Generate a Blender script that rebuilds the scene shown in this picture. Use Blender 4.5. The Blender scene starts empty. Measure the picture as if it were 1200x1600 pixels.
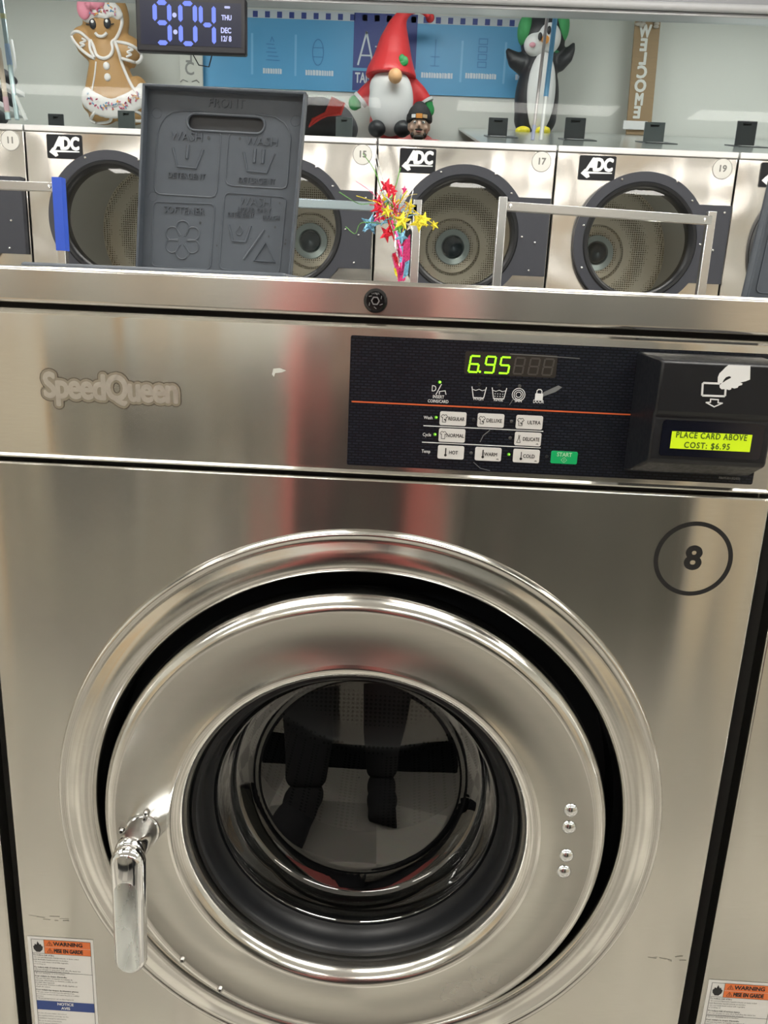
import bpy, math, random
from math import pi, sin, cos, tan, atan2, hypot, radians as R
from mathutils import Vector, Matrix, geometry
from mathutils.bvhtree import BVHTree
random.seed(8)
C = bpy.context.scene.collection
S = bpy.context.scene

# ------------------------------------------------------------------ camera
F, PIT, ROL, YAW = 1231.1, 0.2635, 0.0442, 0.0244
CX, CZ, CD = 0.0342, 1.2638, 0.7743
def ray(px, py):
    u, v = px - 600.0, py - 800.0
    c, s = cos(ROL), sin(ROL)
    a, b = c*u + s*v, -s*u + c*v
    d = (a, F, -b)
    c, s = cos(PIT), sin(PIT)
    d = (d[0], c*d[1] + s*d[2], -s*d[1] + c*d[2])
    c, s = cos(YAW), sin(YAW)
    return Vector((c*d[0] - s*d[1], s*d[0] + c*d[1], d[2]))
def at(px, py, Y):
    d = ray(px, py); t = (Y + CD) / d.y
    return Vector((CX + d.x*t, Y, CZ + d.z*t))
cam = bpy.data.objects.new('camera', bpy.data.cameras.new('camera')); C.objects.link(cam)
fw = ray(600, 800).normalized(); rt = (ray(601, 800) - ray(600, 800)).normalized(); up = rt.cross(fw)
cam.matrix_world = Matrix(((rt.x, up.x, -fw.x, CX), (rt.y, up.y, -fw.y, -CD), (rt.z, up.z, -fw.z, CZ), (0, 0, 0, 1)))
cam.data.sensor_fit = 'HORIZONTAL'; cam.data.sensor_width = 36; cam.data.lens = 36*F/1200
cam.data.clip_start = 0.01
cam.data.dof.use_dof = False
S.camera = cam
S.view_settings.view_transform = 'Standard'; S.view_settings.look = 'None'
S.view_settings.exposure = 0.35; S.view_settings.gamma = 1; S.view_settings.use_curve_mapping = False
w = bpy.data.worlds.new('world'); S.world = w; w.use_nodes = True
w.node_tree.nodes['Background'].inputs[0].default_value = (0.72, 0.76, 0.8, 1)
w.node_tree.nodes['Background'].inputs[1].default_value = 0.25
def area(name, loc, sx, sy, power, color=(1, .97, .92), rot=(0, 0, 0)):
    l = bpy.data.lights.new(name, 'AREA'); l.shape = 'RECTANGLE'; l.size = sx; l.size_y = sy
    l.energy = power; l.color = color
    o = bpy.data.objects.new(name, l); C.objects.link(o); o.location = loc; o.rotation_euler = rot
    return o
LAMP = 17.5           # emission of the fluorescent troffers (front room)
LAMP_BACK = 10.5

# ------------------------------------------------------------------ materials
def mat(name, col=(.5, .5, .5), rough=.5, metal=0, spec=.5, emit=None, es=0, coat=0, trans=0, alpha=1):
    m = bpy.data.materials.new(name); m.use_nodes = True
    b = m.node_tree.nodes['Principled BSDF']; i = b.inputs
    i['Base Color'].default_value = (*col, 1); i['Roughness'].default_value = rough; i['Metallic'].default_value = metal
    i['Specular IOR Level'].default_value = spec; i['Coat Weight'].default_value = coat; i['Coat Roughness'].default_value = .08
    if emit: i['Emission Color'].default_value = (*emit, 1); i['Emission Strength'].default_value = es
    return m
def nd(m, t, **k):
    n = m.node_tree.nodes.new(t)
    for a, v in k.items(): setattr(n, a, v)
    return n
def lk(m, a, b): m.node_tree.links.new(a, b)
def noise_rough(m, scale=(20, 20, 20), lo=.3, hi=.6, bump=0, detail=4, colvar=0, dist=.002):
    b = m.node_tree.nodes['Principled BSDF']
    tc = nd(m, 'ShaderNodeTexCoord'); mp = nd(m, 'ShaderNodeMapping'); mp.inputs['Scale'].default_value = scale
    n = nd(m, 'ShaderNodeTexNoise'); n.inputs['Scale'].default_value = 1; n.inputs['Detail'].default_value = detail
    lk(m, tc.outputs['Object'], mp.inputs[0]); lk(m, mp.outputs[0], n.inputs['Vector'])
    mr = nd(m, 'ShaderNodeMapRange'); mr.inputs[1].default_value = .3; mr.inputs[2].default_value = .7
    mr.inputs[3].default_value = lo; mr.inputs[4].default_value = hi
    lk(m, n.outputs['Fac'], mr.inputs[0]); lk(m, mr.outputs[0], b.inputs['Roughness'])
    if bump:
        bp = nd(m, 'ShaderNodeBump'); bp.inputs['Strength'].default_value = bump; bp.inputs['Distance'].default_value = dist
        lk(m, n.outputs['Fac'], bp.inputs['Height']); lk(m, bp.outputs[0], b.inputs['Normal'])
    if colvar:
        c = b.inputs['Base Color'].default_value[:3]
        mx = nd(m, 'ShaderNodeMix', data_type='RGBA')
        mx.inputs[6].default_value = (*[x*(1-colvar) for x in c], 1); mx.inputs[7].default_value = (*[min(1, x*(1+colvar)) for x in c], 1)
        lk(m, n.outputs['Fac'], mx.inputs[0]); lk(m, mx.outputs[2], b.inputs['Base Color'])
    return m
def steel(name, col, rough, aniso, grain=.04, warp=0, smudge=.0, warpscale=2.2, wscale=(1, 1, 1)):
    """horizontally brushed stainless sheet"""
    m = mat(name, col, rough, 1)
    b = m.node_tree.nodes['Principled BSDF']; i = b.inputs
    i['Anisotropic'].default_value = aniso
    cv = nd(m, 'ShaderNodeCombineXYZ'); cv.inputs[2].default_value = 1.0
    lk(m, cv.outputs[0], i['Tangent'])
    tc = nd(m, 'ShaderNodeTexCoord'); mp = nd(m, 'ShaderNodeMapping'); mp.inputs['Scale'].default_value = (45, 45, 900)
    n = nd(m, 'ShaderNodeTexNoise'); n.inputs['Scale'].default_value = 1; n.inputs['Detail'].default_value = 3
    lk(m, tc.outputs['Object'], mp.inputs[0]); lk(m, mp.outputs[0], n.inputs['Vector'])
    bp = nd(m, 'ShaderNodeBump'); bp.inputs['Strength'].default_value = grain; bp.inputs['Distance'].default_value = .00005
    lk(m, n.outputs['Fac'], bp.inputs['Height'])
    last = bp
    if warp:
        n3 = nd(m, 'ShaderNodeTexNoise'); n3.inputs['Scale'].default_value = warpscale; n3.inputs['Detail'].default_value = 1
        mp3 = nd(m, 'ShaderNodeMapping'); mp3.inputs['Scale'].default_value = wscale
        lk(m, tc.outputs['Object'], mp3.inputs[0]); lk(m, mp3.outputs[0], n3.inputs['Vector'])
        b2 = nd(m, 'ShaderNodeBump'); b2.inputs['Strength'].default_value = 1; b2.inputs['Distance'].default_value = warp
        lk(m, n3.outputs['Fac'], b2.inputs['Height']); lk(m, b2.outputs[0], bp.inputs['Normal'])
    lk(m, bp.outputs[0], i['Normal'])
    n2 = nd(m, 'ShaderNodeTexNoise'); n2.inputs['Scale'].default_value = 5; n2.inputs['Detail'].default_value = 5
    lk(m, tc.outputs['Object'], n2.inputs['Vector'])
    mr = nd(m, 'ShaderNodeMapRange'); mr.inputs[1].default_value = .1; mr.inputs[2].default_value = .9
    mr.inputs[3].default_value = rough; mr.inputs[4].default_value = rough + .05 + smudge
    lk(m, n2.outputs['Fac'], mr.inputs[0]); lk(m, mr.outputs[0], i['Roughness'])
    mx = nd(m, 'ShaderNodeMix', data_type='RGBA'); mx.inputs[6].default_value = (*[x*.93 for x in col], 1); mx.inputs[7].default_value = (*[min(1, x*1.07) for x in col], 1)
    lk(m, n.outputs['Fac'], mx.inputs[0]); lk(m, mx.outputs[2], i['Base Color'])
    return m
def glass(name, tint=(1, 1, 1), ior=1.5, rough=0.0, boost=1.0):
    m = bpy.data.materials.new(name); m.use_nodes = True; t = m.node_tree; t.nodes.clear()
    o = nd(m, 'ShaderNodeOutputMaterial'); mx = nd(m, 'ShaderNodeMixShader'); tr = nd(m, 'ShaderNodeBsdfTransparent'); gl = nd(m, 'ShaderNodeBsdfGlossy')
    fr = nd(m, 'ShaderNodeFresnel'); fr.inputs[0].default_value = ior
    tr.inputs[0].default_value = (*tint, 1); gl.inputs['Roughness'].default_value = rough
    mu = nd(m, 'ShaderNodeMath', operation='MULTIPLY'); mu.inputs[1].default_value = boost; mu.use_clamp = True
    lk(m, fr.outputs[0], mu.inputs[0]); lk(m, mu.outputs[0], mx.inputs[0])
    lk(m, tr.outputs[0], mx.inputs[1]); lk(m, gl.outputs[0], mx.inputs[2]); lk(m, mx.outputs[0], o.inputs[0])
    return m
def weave(name):
    m = mat(name, (.012, .015, .022), .30, 0, .28, coat=.04)
    b = m.node_tree.nodes['Principled BSDF']
    tc = nd(m, 'ShaderNodeTexCoord'); sp = nd(m, 'ShaderNodeSeparateXYZ'); cb = nd(m, 'ShaderNodeCombineXYZ')
    lk(m, tc.outputs['Object'], sp.inputs[0]); lk(m, sp.outputs[0], cb.inputs[0]); lk(m, sp.outputs[2], cb.inputs[1])
    br = nd(m, 'ShaderNodeTexBrick'); br.offset = .5
    br.inputs['Color1'].default_value = (.010, .013, .021, 1); br.inputs['Color2'].default_value = (.019, .023, .034, 1); br.inputs['Mortar'].default_value = (.004, .005, .008, 1)
    br.inputs['Scale'].default_value = 1; br.inputs['Mortar Size'].default_value = .0007; br.inputs['Brick Width'].default_value = .0065; br.inputs['Row Height'].default_value = .0028
    lk(m, cb.outputs[0], br.inputs['Vector']); lk(m, br.outputs['Color'], b.inputs['Base Color'])
    return m
def perforated(name, col, hole, scale, metal=.9, rough=.35, radial=False, center=(0, 0)):
    m = mat(name, col, rough, metal)
    b = m.node_tree.nodes['Principled BSDF']
    tc = nd(m, 'ShaderNodeTexCoord')
    vo = nd(m, 'ShaderNodeTexVoronoi'); vo.inputs['Randomness'].default_value = 0; vo.inputs['Scale'].default_value = scale
    lk(m, tc.outputs['Object'], vo.inputs['Vector'])
    cr = nd(m, 'ShaderNodeMath', operation='GREATER_THAN'); cr.inputs[1].default_value = .32
    lk(m, vo.outputs['Distance'], cr.inputs[0])
    mx = nd(m, 'ShaderNodeMix', data_type='RGBA'); mx.inputs[6].default_value = (*hole, 1); mx.inputs[7].default_value = (*col, 1)
    lk(m, cr.outputs[0], mx.inputs[0]); lk(m, mx.outputs[2], b.inputs['Base Color'])
    return m

STEEL = steel('brushed_stainless', (.57, .555, .515), .15, .9, .05, warp=.0035, smudge=.01, wscale=(5, 1, .5))
STEEL_LID = steel('brushed_stainless_lid', (.62, .60, .57), .17, .8, .06, warp=.0008)
STEEL_DOOR = steel('satin_door_steel', (.51, .50, .465), .2, .6, .10, smudge=.06)
STEEL_ROLL = steel('polished_rolled_steel', (.66, .65, .62), .14, .3, .02)
STEEL_DRYER = steel('dryer_front_steel', (.66, .64, .61), .16, .5, .02, warp=.05, warpscale=2.6)
CHROME = mat('chrome', (.80, .81, .82), .06, 1)
CHROME_SAT = noise_rough(mat('worn_chrome', (.72, .74, .75), .15, 1), (30, 30, 30), .06, .22)
ALU = mat('aluminium_tube', (.58, .59, .60), .22, 1)
BLACK = mat('black_plastic', (.009, .010, .012), .35, 0, .35)
BLACK_MATTE = mat('black_rubber', (.006, .007, .009), .6, 0, .2)
GAP = mat('dark_gap_metal', (.006, .006, .007), .7)
READER = noise_rough(mat('reader_black', (.009, .010, .013), .35, 0, .35), (200, 200, 200), .28, .42, .05)
TRAY = noise_rough(mat('charcoal_plastic', (.070, .083, .102), .42, 0, .35), (60, 60, 60), .36, .52, .05, colvar=.12)
TRAYDK = mat('charcoal_plastic_dark', (.03, .034, .04), .5)
DOORDK = noise_rough(mat('dryer_door_charcoal', (.038, .041, .052), .45, 0, .35), (40, 40, 40), .4, .55)
WHITE = mat('white_paint', (.8, .8, .8), .5)
WEAVE = weave('carbon_weave_overlay')
BTN = mat('button_white', (.66, .66, .65), .4)
BTN_G = mat('button_green', (.0, .42, .13), .4)
INK = mat('black_ink', (.008, .008, .009), .5)
INKW = mat('white_ink', (.75, .77, .78), .5)
INKGREY = mat('grey_ink', (.30, .31, .32), .5)
ORANGE_LN = mat('orange_line', (.62, .12, .035), .45)
LED_ON = mat('led_green', (.1, .8, .05), .3, emit=(.25, 1, .03), es=2.2)
LED_DIM = mat('led_dim_green', (.03, .12, .01), .3, emit=(.15, .5, .02), es=.35)
LED_OFF = mat('led_off', (.06, .06, .06), .3)
SEG_ON = mat('segment_lit', (.2, .9, .0), .4, emit=(.28, 1.0, .015), es=1.35)
SEG_OFF = mat('segment_off', (.065, .06, .055), .4)
SEGBG = mat('display_window', (.026, .023, .019), .3)
LCD = mat('lcd_backlight', (.3, .4, .0), .4, emit=(.46, .62, .01), es=.62)
LCDINK = mat('lcd_ink', (.05, .10, .004), .5, emit=(.06, .12, .0), es=.15)
LCDWIN = mat('lcd_window', (.004, .005, .012), .12)
GLASS = glass('door_glass_clear', (.78, .80, .80), 1.55, 0.0, 3.6)
GLASSD = glass('dryer_glass', (.74, .735, .71), 1.5, 0.0, .7)
PANE = glass('pane_glass', (.95, .97, .965), 1.45, 0, .15)
DRUM = perforated('washer_drum_steel', (.05, .05, .05), (.012, .012, .012), 110, .9, .35)
CREAM = mat('sticker_white', (.74, .74, .72), .45)
STORANGE = mat('sticker_orange', (.80, .19, .045), .45)
STBLUE = mat('sticker_blue', (.02, .055, .23), .45)

# ------------------------------------------------------------------ geometry collector
def rnd2(x0, x1, z0, z1, r, n=6):
    P = []
    for cx, cz, a0 in ((x1-r, z1-r, 0), (x0+r, z1-r, 90), (x0+r, z0+r, 180), (x1-r, z0+r, 270)):
        for k in range(n+1):
            a = R(a0 + 90*k/n); P.append((cx + r*cos(a), cz + r*sin(a)))
    return P
class G:
    def __init__(s, T=None): s.v = []; s.f = []; s.m = []; s.T = T or Matrix(); s.mi = 0
    def add(s, vs, fs):
        n = len(s.v); s.v += [s.T @ Vector(p) for p in vs]; s.f += [tuple(n+i for i in f) for f in fs]; s.m += [s.mi]*len(fs); return s
    def box(s, x0, x1, y0, y1, z0, z1):
        return s.add([(x, y, z) for x in (x0, x1) for y in (y0, y1) for z in (z0, z1)],
            [(0, 1, 3, 2), (4, 6, 7, 5), (0, 4, 5, 1), (2, 3, 7, 6), (0, 2, 6, 4), (1, 5, 7, 3)])
    def lathe(s, prof, c=(0, 0, 0), seg=64, axis='y', sx=1, sz=1):
        n = len(prof); vs = []
        for k in range(seg):
            a = 2*pi*k/seg
            for r, h in prof:
                if axis == 'y': vs.append((c[0] + r*cos(a)*sx, c[1] + h, c[2] + r*sin(a)*sz))
                elif axis == 'z': vs.append((c[0] + r*cos(a)*sx, c[1] + r*sin(a)*sz, c[2] + h))
                else: vs.append((c[0] + h, c[1] + r*cos(a)*sx, c[2] + r*sin(a)*sz))
        fs = [(k*n+j, k*n+j+1, ((k+1) % seg)*n+j+1, ((k+1) % seg)*n+j) for k in range(seg) for j in range(n-1)]
        return s.add(vs, fs)
    def poly(s, P, y, y1=None, holes=()):
        """flat polygon in xz at depth y, optionally extruded back to y1"""
        loops = [[Vector((a, b, 0)) for a, b in L] for L in (P, *holes)]
        tri = geometry.tessellate_polygon(loops)
        flat = [q for L in (P, *holes) for q in L]; n = len(flat)
        vs = [(a, y, b) for a, b in flat]; fs = []
        for t in tri:
            a, b, c = (flat[i] for i in t)
            if (b[0]-a[0])*(c[1]-a[1]) - (b[1]-a[1])*(c[0]-a[0]) < 0: t = (t[0], t[2], t[1])
            fs.append(tuple(t))
        if y1 is not None:
            vs += [(a, y1, b) for a, b in flat]; fs += [tuple(n+i for i in reversed(f)) for f in fs[:]]
            o = 0
            for L in (P, *holes):
                k = len(L)
                for i in range(k): j = (i+1) % k; fs.append((o+i, n+o+i, n+o+j, o+j))
                o += k
        return s.add(vs, fs)
    def disc(s, cx, cz, r, y, y1=None, n=32, sx=1): return s.poly([(cx + r*sx*cos(2*pi*k/n), cz + r*sin(2*pi*k/n)) for k in range(n)], y, y1)
    def ringf(s, cx, cz, r0, r1, y, n=64):
        vs = [(cx + r*cos(2*pi*k/n), y, cz + r*sin(2*pi*k/n)) for k in range(n) for r in (r0, r1)]
        return s.add(vs, [(2*k, 2*k+1, (2*k+3) % (2*n), (2*k+2) % (2*n)) for k in range(n)])
    def line(s, pts, wd, y, closed=False):
        """flat printed stroke in the xz plane"""
        q = list(pts) + ([pts[0]] if closed else [])
        for a, b in zip(q, q[1:]):
            d = Vector((b[0]-a[0], b[1]-a[1])); l = d.length
            if l < 1e-7: continue
            d /= l; nx, nz = -d.y*wd/2, d.x*wd/2; e = d*wd*.35
            s.add([(a[0]-nx-e.x, y, a[1]-nz-e.y), (b[0]-nx+e.x, y, b[1]-nz+e.y), (b[0]+nx+e.x, y, b[1]+nz+e.y), (a[0]+nx-e.x, y, a[1]+nz-e.y)], [(0, 1, 2, 3)])
        return s
    def tube(s, pts, r, seg=8, closed=False, cap=True, sq=False):
        pts = [Vector(p) for p in pts]; n = len(pts); rr = r if isinstance(r, (list, tuple)) else [r]*n
        t0 = None; vs = []
        for i, p in enumerate(pts):
            a = pts[i-1] if (i or closed) else p; b = pts[(i+1) % n] if (i < n-1 or closed) else p
            t = (b - a).normalized()
            if t0 is None:
                u = t.cross(Vector((0, 0, 1)) if abs(t.z) < .9 else Vector((0, 1, 0))).normalized()
            else: u = (u - t*u.dot(t)).normalized()
            w_ = t.cross(u); t0 = t
            for k in range(seg):
                a_ = 2*pi*(k + (.5 if sq else 0))/seg
                vs.append(p + (u*cos(a_) + w_*sin(a_))*rr[i]*(1.414 if sq else 1))
        fs = [(i*seg+k, i*seg+(k+1) % seg, ((i+1) % n)*seg+(k+1) % seg, ((i+1) % n)*seg+k) for i in range(n if closed else n-1) for k in range(seg)]
        if cap and not closed: fs += [tuple(reversed(range(seg))), tuple((n-1)*seg+k for k in range(seg))]
        return s.add(vs, fs)
    def ell(s, c, r, seg=24, rings=14, rot=None):
        M = rot.to_matrix() if rot else Matrix.Identity(3); vs = []; fs = []
        for j in range(rings+1):
            th = pi*j/rings
            for k in range(seg):
                a = 2*pi*k/seg; vs.append(Vector(c) + M @ Vector((r[0]*sin(th)*cos(a), r[1]*sin(th)*sin(a), r[2]*cos(th))))
        for j in range(rings):
            for k in range(seg): fs.append((j*seg+k, (j+1)*seg+k, (j+1)*seg+(k+1) % seg, j*seg+(k+1) % seg))
        return s.add(vs, fs)
    def text(s, body, size, x, z, y, align='CENTER', bold=0, xs=1, extrude=0, mirror=False, shear=0, res=3, rot=0, space=1):
        c = bpy.data.curves.new('t', 'FONT'); c.body = body; c.size = size; c.align_x = align; c.align_y = 'CENTER'
        c.extrude = extrude; c.shear = shear; c.resolution_u = res; c.space_character = space
        o = bpy.data.objects.new('t', c); C.objects.link(o)
        me = bpy.data.meshes.new_from_object(o.evaluated_get(bpy.context.evaluated_depsgraph_get()))
        sx = -xs if mirror else xs; cr, sr = cos(rot), sin(rot)
        nb = 0 if not bold else (8 if bold < .002 else 16)
        fs = [tuple(reversed(p.vertices)) if mirror else tuple(p.vertices) for p in me.polygons]
        for kk, (dx, dz_) in enumerate([(0, 0)] + [(bold*cos(2*pi*k/nb), bold*sin(2*pi*k/nb)) for k in range(nb)]):
            vs = []; yk = y + kk*(1.2e-5 if bold < .002 else 6e-5 if bold > .0055 else 1.2e-5)
            for v in me.vertices:
                a, b = v.co.x*sx, v.co.y
                vs.append((x + dx + a*cr - b*sr, yk - v.co.z, z + dz_ + a*sr + b*cr))
            s.add(vs, fs)
        bpy.data.objects.remove(o); bpy.data.curves.remove(c); bpy.data.meshes.remove(me)
        return s
    def build(s, name, m, parent=None, smooth=35, bevel=0, loc=None, seg=2, recalc=False):
        off = Vector((0, 0, 0))
        p = parent
        while p: off += p.location; p = p.parent
        if loc is not None: off = Vector(loc)
        me = bpy.data.meshes.new(name); me.from_pydata([v - off for v in s.v], [], s.f)
        for mm in (m if isinstance(m, (list, tuple)) else [m]): me.materials.append(mm)
        if isinstance(m, (list, tuple)): me.polygons.foreach_set('material_index', s.m)
        me.validate()
        if recalc:
            import bmesh
            bm = bmesh.new(); bm.from_mesh(me); bmesh.ops.recalc_face_normals(bm, faces=bm.faces); bm.to_mesh(me); bm.free()
        if smooth:
            me.polygons.foreach_set('use_smooth', [True]*len(me.polygons)); me.set_sharp_from_angle(angle=R(smooth))
        o = bpy.data.objects.new(name, me); C.objects.link(o)
        if parent: o.parent = parent
        elif loc is not None: o.location = loc
        if bevel:
            b = o.modifiers.new('bevel', 'BEVEL'); b.width = bevel; b.segments = seg; b.limit_method = 'ANGLE'; b.angle_limit = R(40)
        return o
def tag(o, label=None, cat=None, group=None, kind=None):
    if label: o['label'] = label
    if cat: o['category'] = cat
    if group: o['group'] = group
    if kind: o['kind'] = kind
    return o
def thing(name, label, cat, loc=(0, 0, 0), group=None):
    o = bpy.data.objects.new(name, None); o.empty_display_size = .05; C.objects.link(o); o.location = loc
    return tag(o, label, cat, group)
def struct(name, g, m, **k): return tag(g.build(name, m, **k), kind='structure')
def copy_tree(o, parent=None, skip=()):
    kids = [c for c in o.children if c.get('src') is None]
    c = o.copy(); C.objects.link(c); c.parent = parent
    for ch in kids:
        if ch.name.split('.')[0] not in skip: copy_tree(ch, c, skip)
    return c
def blob(fill, voxel=.01, smooth_it=4):
    """one continuous skin around several overlapping solids"""
    g = G(); fill(g)
    me = bpy.data.meshes.new('b'); me.from_pydata(g.v, [], g.f)
    o = bpy.data.objects.new('b', me); C.objects.link(o)
    r = o.modifiers.new('r', 'REMESH'); r.mode = 'VOXEL'; r.voxel_size = voxel
    if smooth_it:
        sm = o.modifiers.new('s', 'SMOOTH'); sm.iterations = smooth_it; sm.factor = .5
    m2 = bpy.data.meshes.new_from_object(o.evaluated_get(bpy.context.evaluated_depsgraph_get()))
    out = G(); out.add([v.co.copy() for v in m2.vertices], [tuple(p.vertices) for p in m2.polygons])
    bpy.data.objects.remove(o); bpy.data.meshes.remove(me); bpy.data.meshes.remove(m2)
    return out
def skin(verts, edges, sub=2):
    """verts: (x,y,z,r); grown with a Skin modifier rooted at vertex 0"""
    me = bpy.data.meshes.new('s'); me.from_pydata([v[:3] for v in verts], edges, [])
    o = bpy.data.objects.new('s', me); C.objects.link(o)
    o.modifiers.new('k', 'SKIN')
    for i, v in enumerate(verts):
        r = v[3]; me.skin_vertices[0].data[i].radius = (r, r) if not isinstance(r, tuple) else r
    me.skin_vertices[0].data[0].use_root = True
    s_ = o.modifiers.new('u', 'SUBSURF'); s_.levels = sub
    m2 = bpy.data.meshes.new_from_object(o.evaluated_get(bpy.context.evaluated_depsgraph_get()))
    out = ([v.co.copy() for v in m2.vertices], [tuple(p.vertices) for p in m2.polygons])
    bpy.data.objects.remove(o); bpy.data.meshes.remove(me); bpy.data.meshes.remove(m2)
    return out

# ------------------------------------------------------------------ room shell
WALL = noise_rough(mat('painted_wall', (.70, .71, .67), .6), (3, 3, 3), .55, .7, colvar=.02)
REFL_TAN = mat('tan_reflection_board', (.58, .47, .34), .6)
CEIL = mat('ceiling_white', (.72, .73, .73), .7)
HEADER = mat('header_white', (.42, .43, .45), .35)
def tiles(name):
    m = mat(name, (.5, .5, .48), .32)
    b = m.node_tree.nodes['Principled BSDF']; tc = nd(m, 'ShaderNodeTexCoord')
    ch = nd(m, 'ShaderNodeTexChecker'); ch.inputs['Scale'].default_value = 1/.305/1.0
    ch.inputs['Color1'].default_value = (.72, .69, .62, 1); ch.inputs['Color2'].default_value = (.42, .40, .36, 1)
    br = nd(m, 'ShaderNodeTexNoise'); br.inputs['Scale'].default_value = 60
    mx = nd(m, 'ShaderNodeMix', data_type='RGBA'); mx.blend_type = 'MULTIPLY'; mx.inputs[0].default_value = .25
    lk(m, tc.outputs['Object'], ch.inputs['Vector']); lk(m, tc.outputs['Object'], br.inputs['Vector'])
    lk(m, ch.outputs['Color'], mx.inputs[6]); lk(m, br.outputs['Color'], mx.inputs[7]); lk(m, mx.outputs[2], b.inputs['Base Color'])
    return m
FLOOR = tiles('floor_tiles')
X0, X1, Y0, Y1, YB = -4.2, 4.2, -4.2, 2.72, 5.62
struct('floor', G().box(X0, X1, Y0, 3.72, -.05, 0), FLOOR)
struct('floor', G().box(X0, X1, 3.72, YB, -.05, .975), FLOOR).name = 'floor_back'
struct('wall_back', G().box(X0, X1, YB, YB+.1, .9, 3.5), WALL)
struct('wall_front', G().box(X0, X1, Y0-.1, Y0, 0, 2.85), WALL)
struct('wall_left', G().box(X0-.1, X0, Y0, YB, 0, 3.5), WALL)
struct('wall_right', G().box(X1, X1+.1, Y0, YB, 0, 3.5), WALL)
struct('ceiling', G().box(X0, X1, Y0, 2.70, 2.75, 2.85), CEIL)
c_ = struct('ceiling', G().box(X0, X1, 2.86, YB, 3.42, 3.5), CEIL); c_.name = 'ceiling_back'
# header over the opening above the dryers: a rounded white rail below a grey fascia
hd = G().box(X0, X1, 2.70, 2.86, 2.412, 3.5)
hd = struct('trim_1', hd, mat('fascia_grey', (.24, .25, .27), .5), bevel=.004)
hr = struct('trim_2', G().tube([(X0, 2.70, 2.400), (X1, 2.70, 2.400)], .015, 16), HEADER)
hr2 = struct('trim_3', G().box(X0, X1, 2.715, 2.80, 2.374, 2.390), mat('rail_grey', (.45, .46, .48), .3, .6), bevel=.004)
# added tan and orange boards, unseen, for warm vertical streaks reflected in the steel
for i, (a, b) in enumerate(((-3.9, -3.55), (-3.2, -2.7), (-2.35, -2.15), (-1.8, -1.3), (1.35, 1.5), (1.75, 2.35), (2.6, 2.7), (2.95, 3.7))):
    o = struct('trim', G().box(a, b, Y0, Y0+.03, 0, 2.3), REFL_TAN if i % 2 else mat('orange_reflection_board', (.62, .36, .15), .5)); o.name = 'trim_%d' % (i+4)

EMIT = mat('fluorescent_diffuser', (.9, .9, .9), .5, emit=(1, .965, .90), es=LAMP)
EMITB = mat('fluorescent_diffuser_back', (.9, .9, .9), .5, emit=(1, 1, .96), es=LAMP_BACK)
def troffer(x, y, z, sx, sy, m, label, group):
    t = thing('ceiling_light', label, 'light', (x, y, z), group)
    G().box(x-sx/2-.03, x+sx/2+.03, y-sy/2-.03, y+sy/2+.03, z-.02, z).build('frame', WHITE, t)
    G().box(x-sx/2, x+sx/2, y-sy/2, y+sy/2, z-.026, z-.021).build('diffuser', m, t)
for x in (-2.7, -.9, .9, 2.7):
    for y in (-2.9, -.35, 1.75):
        troffer(x, y, 2.748, 1.2, .30, EMIT, 'long flat fluorescent ceiling light in the washer aisle', 'ceiling lights over the aisles')
for x in (-2.4, 0, 2.4):
    troffer(x, 4.35, 3.418, 1.2, .45, EMITB, 'long flat fluorescent ceiling light over the back shelf', 'ceiling lights over the back shelf')

# ------------------------------------------------------------------ the washer
DX, DZ = -.003, .6935
def rect_hole(g, cx, cz, r, x0, x1, z0, z1, y, n=144):
    A = sorted(set([2*pi*k/n for k in range(n)] + [atan2(z-cz, x-cx) % (2*pi) for x in (x0, x1) for z in (z0, z1)]))
    vs = []
    for a in A:
        ca, sa = cos(a), sin(a); t = 1e9
        if ca > 1e-9: t = min(t, (x1-cx)/ca)
        if ca < -1e-9: t = min(t, (x0-cx)/ca)
        if sa > 1e-9: t = min(t, (z1-cz)/sa)
        if sa < -1e-9: t = min(t, (z0-cz)/sa)
        vs += [(cx + r*ca, y, cz + r*sa), (cx + t*ca, y, cz + t*sa), (cx + t*ca, y+.02, cz + t*sa)]
    m = len(A); fs = []
    for k in range(m):
        j = (k+1) % m
        fs += [(3*k, 3*k+1, 3*j+1, 3*j), (3*k+1, 3*k+2, 3*j+2, 3*j+1)]
    return g.add(vs, fs)
def Q(px, py, y=0): p = at(px, py, y); return (p.x, p.z)

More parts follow.
